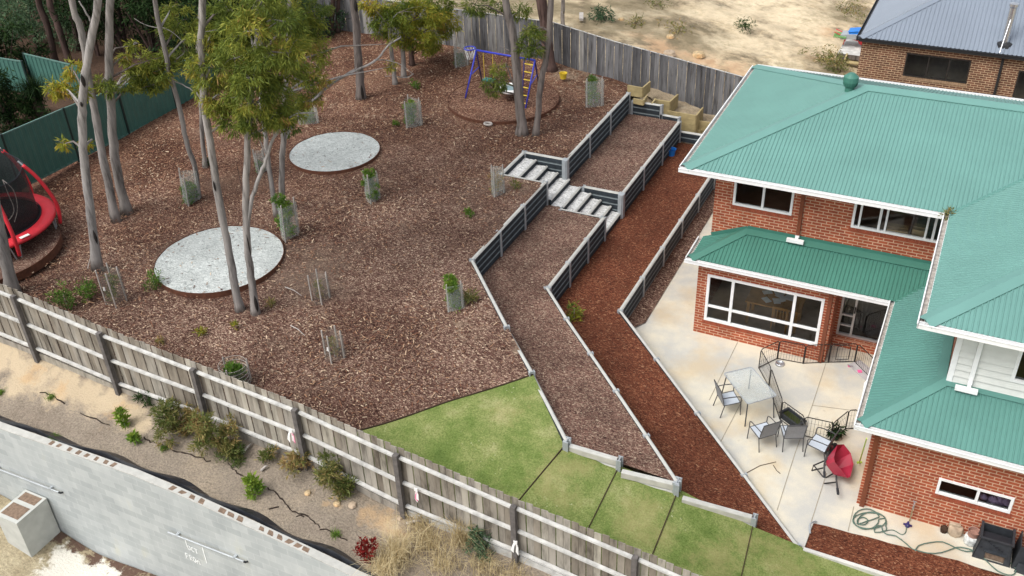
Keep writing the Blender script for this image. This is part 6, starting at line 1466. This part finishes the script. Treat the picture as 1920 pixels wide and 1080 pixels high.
# pet pen
def pen(label, px, ht, gate=()):
    t = thing('pet_pen', at(*px[0], 0), label, 'pet pen'); B_ = [at(u, v, 0) for u, v in px]
    for i, (a, b) in enumerate(zip(B_[:-1], B_[1:])):
        u = Vector((0, 0, 1)); d = (b-a); a2, b2 = a+d*.02, b-d*.02; r = .05/d.length
        m = MB(); m.tube([a2, a2+u*(ht-.05), a2+d*r+u*ht, b2-d*r+u*ht, b2+u*(ht-.05), b2], .013, 5); m.tube([a2+u*.02, b2+u*.02], .011, 5); PN = m.build('pen_panel', BLACKM, t)
        m = MB(); nw = max(3, int(d.length/.075))
        for k in range(1, nw): q = a2+(b2-a2)*k/nw; m.tube([q+u*.03, q+u*ht], .0032, 4, caps=False)
        for z in (.2, .45): m.tube([a2+u*z, b2+u*z], .003, 4, caps=False)
        m.build('wire', BLACKM, PN)
        if i in gate:
            m = MB(); e, f = a2+(b2-a2)*.25, a2+(b2-a2)*.75; m.tube([e+u*.1, e+u*(ht-.12), e+(f-e)*.15+u*(ht-.05), f-(f-e)*.15+u*(ht-.05), f+u*(ht-.12), f+u*.1], .012, 5, closed=True); m.build('gate', BLACKM, PN)
pen('black wire pet pen panels zigzagging in front of the window and door', [(1631, 708), (1602, 679), (1553, 680), (1506, 682), (1457, 673), (1422, 690), (1441, 725), (1462, 787)], .62, (1,))
pen('black wire pet pen panels below the glass table leading to the house wall', [(1462, 787), (1503, 817), (1556, 829), (1585, 805), (1602, 804), (1632, 800)], .62, (4,))
b = at(1462, 683, 0); m = MB(); m.lathe(b, [(.13, 0), (.12, .05), (.105, .06), (.09, .03), (.0005, .025)], 20); tag(m.build('dog_bowl', STEEL, loc=b, smooth=True), 'steel dog bowl on the patio inside the pet pen', 'bowl')
b = at(1485, 790, 0); e1 = (at(1505, 803, 0)-at(1472, 778, 0)).normalized(); e2_ = Vector((-e1.y, e1.x, 0)); tg = thing('water_trough', b, 'black plastic trough of greenish water behind the pair of chairs', 'trough')
m = MB()
for s in (-1, 1): m.frame(b+e2_*s*.125+Vector((0, 0, .075)), e1*.29, e2_*.015, (0, 0, .075)); m.frame(b+e1*s*.28+Vector((0, 0, .075)), e1*.015, e2_*.14, (0, 0, .075))
m.frame(b+Vector((0, 0, .02)), e1*.28, e2_*.12, (0, 0, .02))
for s in (-1, 1): m.frame(b+e2_*s*.14+Vector((0, 0, .155)), e1*.315, e2_*.025, (0, 0, .012)); m.frame(b+e1*s*.295+Vector((0, 0, .153)), e1*.025, e2_*.165, (0, 0, .011))
m.build('tub', BLACKPL, tg); m = MB(); m.frame(b+Vector((0, 0, .11)), e1*.265, e2_*.11, (0, 0, .004)); m.build('water', simple('pond_water', (.035, .045, .015), .08), tg)
# tipped wheelbarrow
wb = thing('wheelbarrow', at(1587, 880, 0), 'crimson plastic wheelbarrow tipped on its side against the brick wall', 'wheelbarrow')
def wx(p):   # upright barrow -> lying on its side, mouth towards the wall
    x, y, z = p; ce, se = math.cos(.72), math.sin(.72); zz, yy = z-.35, y
    return Vector((-11.72+zz*ce-yy*se*.9, -4.86+x*.82+yy*.05, .33+yy*ce*.8+zz*se))
def loop(hx0, hx1, hy, z): return [(hx0, -hy*.8, z), (hx0, hy*.8, z), (hx0+.12, hy, z), (hx1-.25, hy, z), (hx1, hy*.45, z), (hx1, -hy*.45, z), (hx1-.25, -hy, z), (hx0+.12, -hy, z)]
L1, L2, L3 = loop(-.42, .5, .36, .66), loop(-.38, .46, .33, .62), loop(-.25, .22, .22, .33)
m = MB(); o_ = [wx(p) for p in L1]; i_ = [wx(p) for p in L2]; k_ = [wx(p) for p in L3]; l_ = [wx((x*.92, y*.9, z+.02)) for x, y, z in L3]
vs = k_+o_+i_+l_; fs = [tuple(range(8))[::-1], tuple(range(24, 32))]
for a, b in ((0, 8), (8, 16), (16, 24)): fs += [(a+i, a+(i+1) % 8, b+(i+1) % 8, b+i) for i in range(8)]
m.add(vs, fs); TUB = m.build('tray', REDPL, wb)
m = MB()
for q in range(5): m.bar(wx((-.28+.1*q, -.362, .6)), wx((-.22+.1*q, -.362, .6)), .05, .012, up=(0, 0, 1))
m.build('tray_lettering', TAG, TUB)
for s in (-1, 1):
    m = MB(); m.tube([wx((.75, s*.06, .2)), wx((.2, s*.2, .3)), wx((-.35, s*.27, .36)), wx((-.98, s*.3, .5))], .022, 7); H_ = m.build('handle', GREYFR, wb, smooth=True)
    m = MB(); m.tube([wx((-.75, s*.29, .45)), wx((-1.0, s*.3, .505))], .03, 7); m.build('grip', BLACKPL, H_)
    m = MB(); m.tube([wx((-.1, s*.22, .32)), wx((-.2, s*.24, .02)), wx((-.42, s*.24, .02)), wx((-.5, s*.26, .38))], .018, 6); m.build('leg', BLACKM, wb)
m = MB(); m.tube([wx((-.2, -.24, .03)), wx((-.2, .24, .03))], .016, 6); m.tube([wx((-.1, -.3, .36)), wx((-.1, .3, .36))], .03, 6); m.build('brace', GREYFR, wb)
m = MB(); m.tube([wx((.72, -.05, .19)), wx((.72, .05, .19))], .19, 18); WH = m.build('wheel', BLACKPL, wb); m = MB(); m.tube([wx((.72, -.06, .19)), wx((.72, .06, .19))], .09, 14); m.build('hub', REDPL, WH)
# garden hose
def gp(l, z=.035): return [at(u, v, z) for u, v in l]
m = MB()
def lp(cx, cy, rx, ry, a0=0, a1=6.3, n=22): return [(cx+rx*math.cos(a0+(a1-a0)*i/n), cy+ry*math.sin(a0+(a1-a0)*i/n)) for i in range(n+1)]
coil = lp(1630, 976, 31, 15, 0, 6.0)+lp(1624, 973, 24, 19, 0, 6.1)+lp(1617, 977, 10, 7, 0, 6.2)+lp(1635, 980, 27, 20, 3.0, 6.6)+[(1661, 995), (1640, 998), (1642, 988), (1652, 985), (1655, 995)]
path = coil+[(1663, 1002), (1680, 1005), (1700, 1020), (1712, 1030), (1740, 1037), (1765, 1036), (1788, 1028), (1802, 1026), (1830, 1034), (1850, 1052), (1870, 1070), (1890, 1078), (1902, 1076), (1904, 1066), (1892, 1053), (1870, 1040), (1840, 1032), (1812, 1034), (1790, 1026), (1768, 1016), (1745, 1017), (1722, 1023), (1716, 1034)]
m.tube(smooth(gp(path), 2), .013, 6, caps=True); tag(m.build('garden_hose', HOSEM, loc=at(1630, 976, 0), smooth=True), 'green garden hose coiled on the concrete below the brick wall', 'hose')
m = MB(); m.tube(smooth(gp([(1659, 995), (1675, 994), (1690, 1002), (1698, 998), (1700, 985)], .02)+[at(1702, 986, .1)]), .010, 6); tag(m.build('tap_hose', HOSEM, loc=at(1690, 1000, 0)), 'short green hose joining the coil to the garden tap', 'hose')
tp0 = onY(1706, 974, yB_-.09); tpp = thing('garden_tap', (tp0.x, tp0.y, 0), 'slim garden tap pipe standing against the brick wall by the hose coil', 'tap')
m = MB(); m.tube([(tp0.x, tp0.y, 0), (tp0.x, tp0.y, .62)], .014, 6); m.build('pipe', simple('copper_pipe', (.3, .25, .15), .5, .3), tpp)
m = MB(); m.tube([(tp0.x, tp0.y, .6), (tp0.x, tp0.y-.1, .58), (tp0.x, tp0.y-.12, .5)], .018, 6); m.bar((tp0.x-.04, tp0.y-.03, .65), (tp0.x+.04, tp0.y-.03, .65), .02, .015); m.build('tap', STEEL, tpp)
b = at(1701, 987, 0); m = MB(); m.lathe(b, [(.05, 0), (.06, .05), (.03, .09), (.025, .14), (.0005, .15)], 10); m.bar(b+Vector((-.09, 0, .05)), b+Vector((.09, 0, .05)), .03, .03); tag(m.build('sprinkler', NAVY, loc=b), 'small dark purple sprinkler head on the concrete', 'sprinkler')
# stump, pot and compost bin by the wall
b = at(1791, 1003, 0); m = MB(); m.lathe(b+Vector((-.02, .05, 0)), [(.15, 0), (.17, .08), (.15, .2), (.12, .22), (.0005, .22)], 9); m.box(b.x-.17, b.x+.06, b.y+.02, b.y+.18, .16, .27); tag(m.build('rock', STONE, loc=b, bevel=.02), 'pale rounded stone block beside the patterned pot', 'stone')
m = MB(); m.lathe(b+Vector((-.24, .0, 0)), [(.07, 0), (.09, .1), (.05, .16), (.0005, .17)], 7); tag(m.build('rock', DARKM, loc=b), 'dark lump beside the pale rounded stone by the wall', 'stone')
b = at(1819, 1017, 0); pt = thing('flower_pot', b, 'white patterned pot with a terracotta pot inside it, left of the black bin', 'pot')
m = MB(); m.lathe(b, [(.135, 0), (.145, .04), (.14, .1), (.15, .13), (.14, .2), (.12, .21)], 20); m.build('outer_pot', simple('white_pattern_pot', (.55, .57, .56), .6, 0, .45, 16), pt, smooth=True)
m = MB(); m.lathe(b+Vector((.01, .02, .18)), [(.105, 0), (.12, .16), (.13, .17), (.11, .165), (.10, .08), (.0005, .06)], 18); m.build('inner_pot', simple('terracotta', (.32, .18, .14), .85, 0, .2, 8), pt)
cb = thing('compost_bin', (-8.0, -5.75, 0), 'black plastic compost bin with drilled sides and open hatch by the brick wall', 'compost bin')
def frust(x0, x1, y0, y1, hgt, ins):
    b_ = [(x0, y0), (x1, y0), (x1, y1), (x0, y1)]; t_ = [(x0+ins, y0+ins), (x1-ins, y0+ins), (x1-ins, y1-ins*.3), (x0+ins, y1-ins*.3)]; return b_, t_
def panel(m, a, b, c, d, th, n):
    v = [Vector(p) for p in (a, b, c, d)]; n = Vector(n); m.add(v+[p-n*th for p in v], [(0, 1, 2, 3), (7, 6, 5, 4), (0, 4, 5, 1), (1, 5, 6, 2), (2, 6, 7, 3), (3, 7, 4, 0)])
bx0, bx1, by0, by1, bh = -8.54, -7.80, -6.14, -5.58, .55
m = MB(); ins = .07
P0 = [(bx0, by0, 0), (bx1, by0, 0), (bx1, by1, 0), (bx0, by1, 0)]; P1 = [(bx0+ins, by0+ins, bh), (bx1-ins, by0+ins, bh), (bx1-ins, by1-.02, bh), (bx0+ins, by1-.02, bh)]
hx0, hx1, hz1 = bx0+.22, bx1-.14, .24
f_ = lambda x, z: (x, by0+ins*z/bh, z)
xl_ = lambda z: bx0+ins*z/bh
xr_ = lambda z: bx1-ins*z/bh
for (a, b, c, d) in ((f_(xl_(0), 0), f_(hx0, 0), f_(hx0, hz1), f_(xl_(hz1), hz1)), (f_(hx1, 0), f_(xr_(0), 0), f_(xr_(hz1), hz1), f_(hx1, hz1)), (f_(xl_(hz1), hz1), f_(xr_(hz1), hz1), f_(xr_(bh), bh), f_(xl_(bh), bh)), (f_(hx0, 0), f_(hx1, 0), f_(hx1, .03), f_(hx0, .03))): panel(m, a, b, c, d, .02, (0, -1, 0))
panel(m, P0[1], P0[2], P1[2], P1[1], .02, (1, 0, 0)); panel(m, P0[3], P0[0], P1[0], P1[3], .02, (-1, 0, 0)); panel(m, P0[2], P0[3], P1[3], P1[2], .02, (0, 1, 0))
m.build('bin_body', BLACKPL, cb)
m = MB()
for k in range(10): z = .32+.25*((k*.37) % 1); x = bx0+.12+.46*((k*.619) % 1); p = Vector(f_(x, z)); m.frame(p+Vector((0, -.003, 0)), (.02, 0, 0), (0, .003, 0), (0, 0, .018))
m.build('air_hole', MATB, cb)
m = MB(); m.box(hx0-.03, hx1+.03, by0-.012, by0+.06, .245, .275); m.box(bx0+ins-.03, bx1-ins+.03, by0+ins-.03, by0+ins+.02, bh, bh+.03); m.box(bx0+ins-.03, bx0+ins+.02, by0+ins+.02, by1, bh, bh+.028); m.box(bx1-ins-.02, bx1-ins+.03, by0+ins+.02, by1, bh, bh+.029); m.build('rim', BLACKPL, cb)
m = MB(); m.box(bx0+.1, bx1-.1, by0+.06, by1-.1, .02, .2); m.build('compost', HOLE, cb)
m = MB(); m.add([(bx0+ins, by0+ins+.02, bh-.03), (bx1-ins, by0+ins+.02, bh-.03), (bx1-ins, by1-.16, bh-.10), (bx0+ins, by1-.16, bh-.10)], [(0, 1, 2, 3)]); m.build('sagging_lid', MATB, cb)
c2 = thing('compost_bin', (-7.4, -5.75, 0), 'second black plastic compost bin cut by the right picture edge', 'compost bin')
m = MB(); sx = -7.78
panel(m, (sx, by0, 0), (sx+.7, by0+.05, 0), (sx+.63, by0+ins+.05, .6), (sx+.05, by0+ins, .6), .02, (0, -1, 0)); panel(m, (sx, by1, 0), (sx, by0, 0), (sx+.05, by0+ins, .6), (sx+.05, by1, .6), .02, (-1, 0, 0)); panel(m, (sx+.7, by0+.05, 0), (sx+.7, by1, 0), (sx+.63, by1, .6), (sx+.63, by0+ins+.05, .6), .02, (1, 0, 0)); m.build('bin_body', BLACKPL, c2)
m = MB(); panel(m, (sx+.06, by0-.07, .0), (sx+.45, by0-.10, 0), (sx+.42, by0-.02, .22), (sx+.1, by0-.0, .2), .015, (0, -1, 0)); m.build('loose_hatch', BLACKPL, c2)
# small bits
b = at(1629, 738, 0); m = MB(); m.lathe(b, [(.16, 0), (.17, .3), (.10, .45), (.0005, .5)], 14); tag(m.build('plastic_drum', WHITE, loc=b), 'white plastic drum half hidden under the green roof edge', 'drum')
b = at(1565, 633, 0); m = MB(); m.lathe(b, [(.1, 0), (.12, .22), (.0005, .24)], 12); m.tube([b+Vector((-.1, 0, .2)), b+Vector((0, 0, .36)), b+Vector((.1, 0, .2))], .01, 5); tag(m.build('lantern', BLACKM, loc=b), 'small black lantern beside the brick pillar at the glass door', 'lantern')
m = MB(); p, q = at(1611, 868, 0), onX(1625, 822, -11.06); m.tube([p, q], .014, 6); m.bar(p-Vector((.05, .03, -.02)), p+Vector((.05, .03, .02)), .04, .04); tag(m.build('broom', simple('lime_handle', (.45, .6, .08), .5), loc=p), 'lime handled broom leaning on the brick corner behind the wheelbarrow', 'broom')
b = at(1607, 683, .01); m = MB(); m.frame(b+Vector((.25, -.25, .004)), (.35, -.3, 0), (.14, .17, 0), (0, 0, .004)); tag(m.build('picnic_rug', simple('grey_rug', (.42, .40, .40), .9), loc=b), 'pale rug on the concrete by the glass door', 'rug')
m = MB(); m.frame(at(1595, 686, .012), (.07, .02, 0), (-.02, .05, 0), (0, 0, .006)); m.frame(at(1612, 696, .03), (.05, .02, 0), (-.02, .05, 0), (0, 0, .006)); tag(m.build('toy_cloth', PINK, loc=at(1595, 686, 0)), 'pink scraps on the concrete inside the pet pen', 'cloth')
b = at(1557, 822, 0); t = thing('potted_plant', b, 'dark pot plant tucked behind the chair against the pen', 'plant'); foliage('foliage', [(b+Vector((.1, .05, .25)), .16, .5)], 200, .14, .02, LEAFD, t); m = MB(); m.lathe(b+Vector((.1, .05, 0)), [(.09, 0), (.12, .2), (.0005, .18)], 12); m.build('pot', BLACKPL, t)
m = MB(); a_ = [at(u, v, .012) for u, v in ((1399, 887), (1425, 873), (1455, 866))]; m.tube(a_, .008, 5); tag(m.build('twig', EDGED, loc=a_[0]), 'long thin brown twig on the patio concrete', 'twig')
m = MB(); a_ = [at(u, v, .012) for u, v in ((1450, 872), (1456, 882), (1463, 888))]; m.tube(a_, .008, 5); tag(m.build('twig', EDGED, loc=a_[0]), 'short bent brown twig on the patio concrete', 'twig')
b = at(1527, 980, 0.02); m = MB(); m.tube(smooth([at(1519, 1000, .1), at(1518, 985, .16), at(1524, 979, .14), at(1530, 978, .05)]), .02, 6); tag(m.build('hose_end', GALV, loc=b), 'bent grey pipe at the corner of the lower mulch bed', 'pipe')
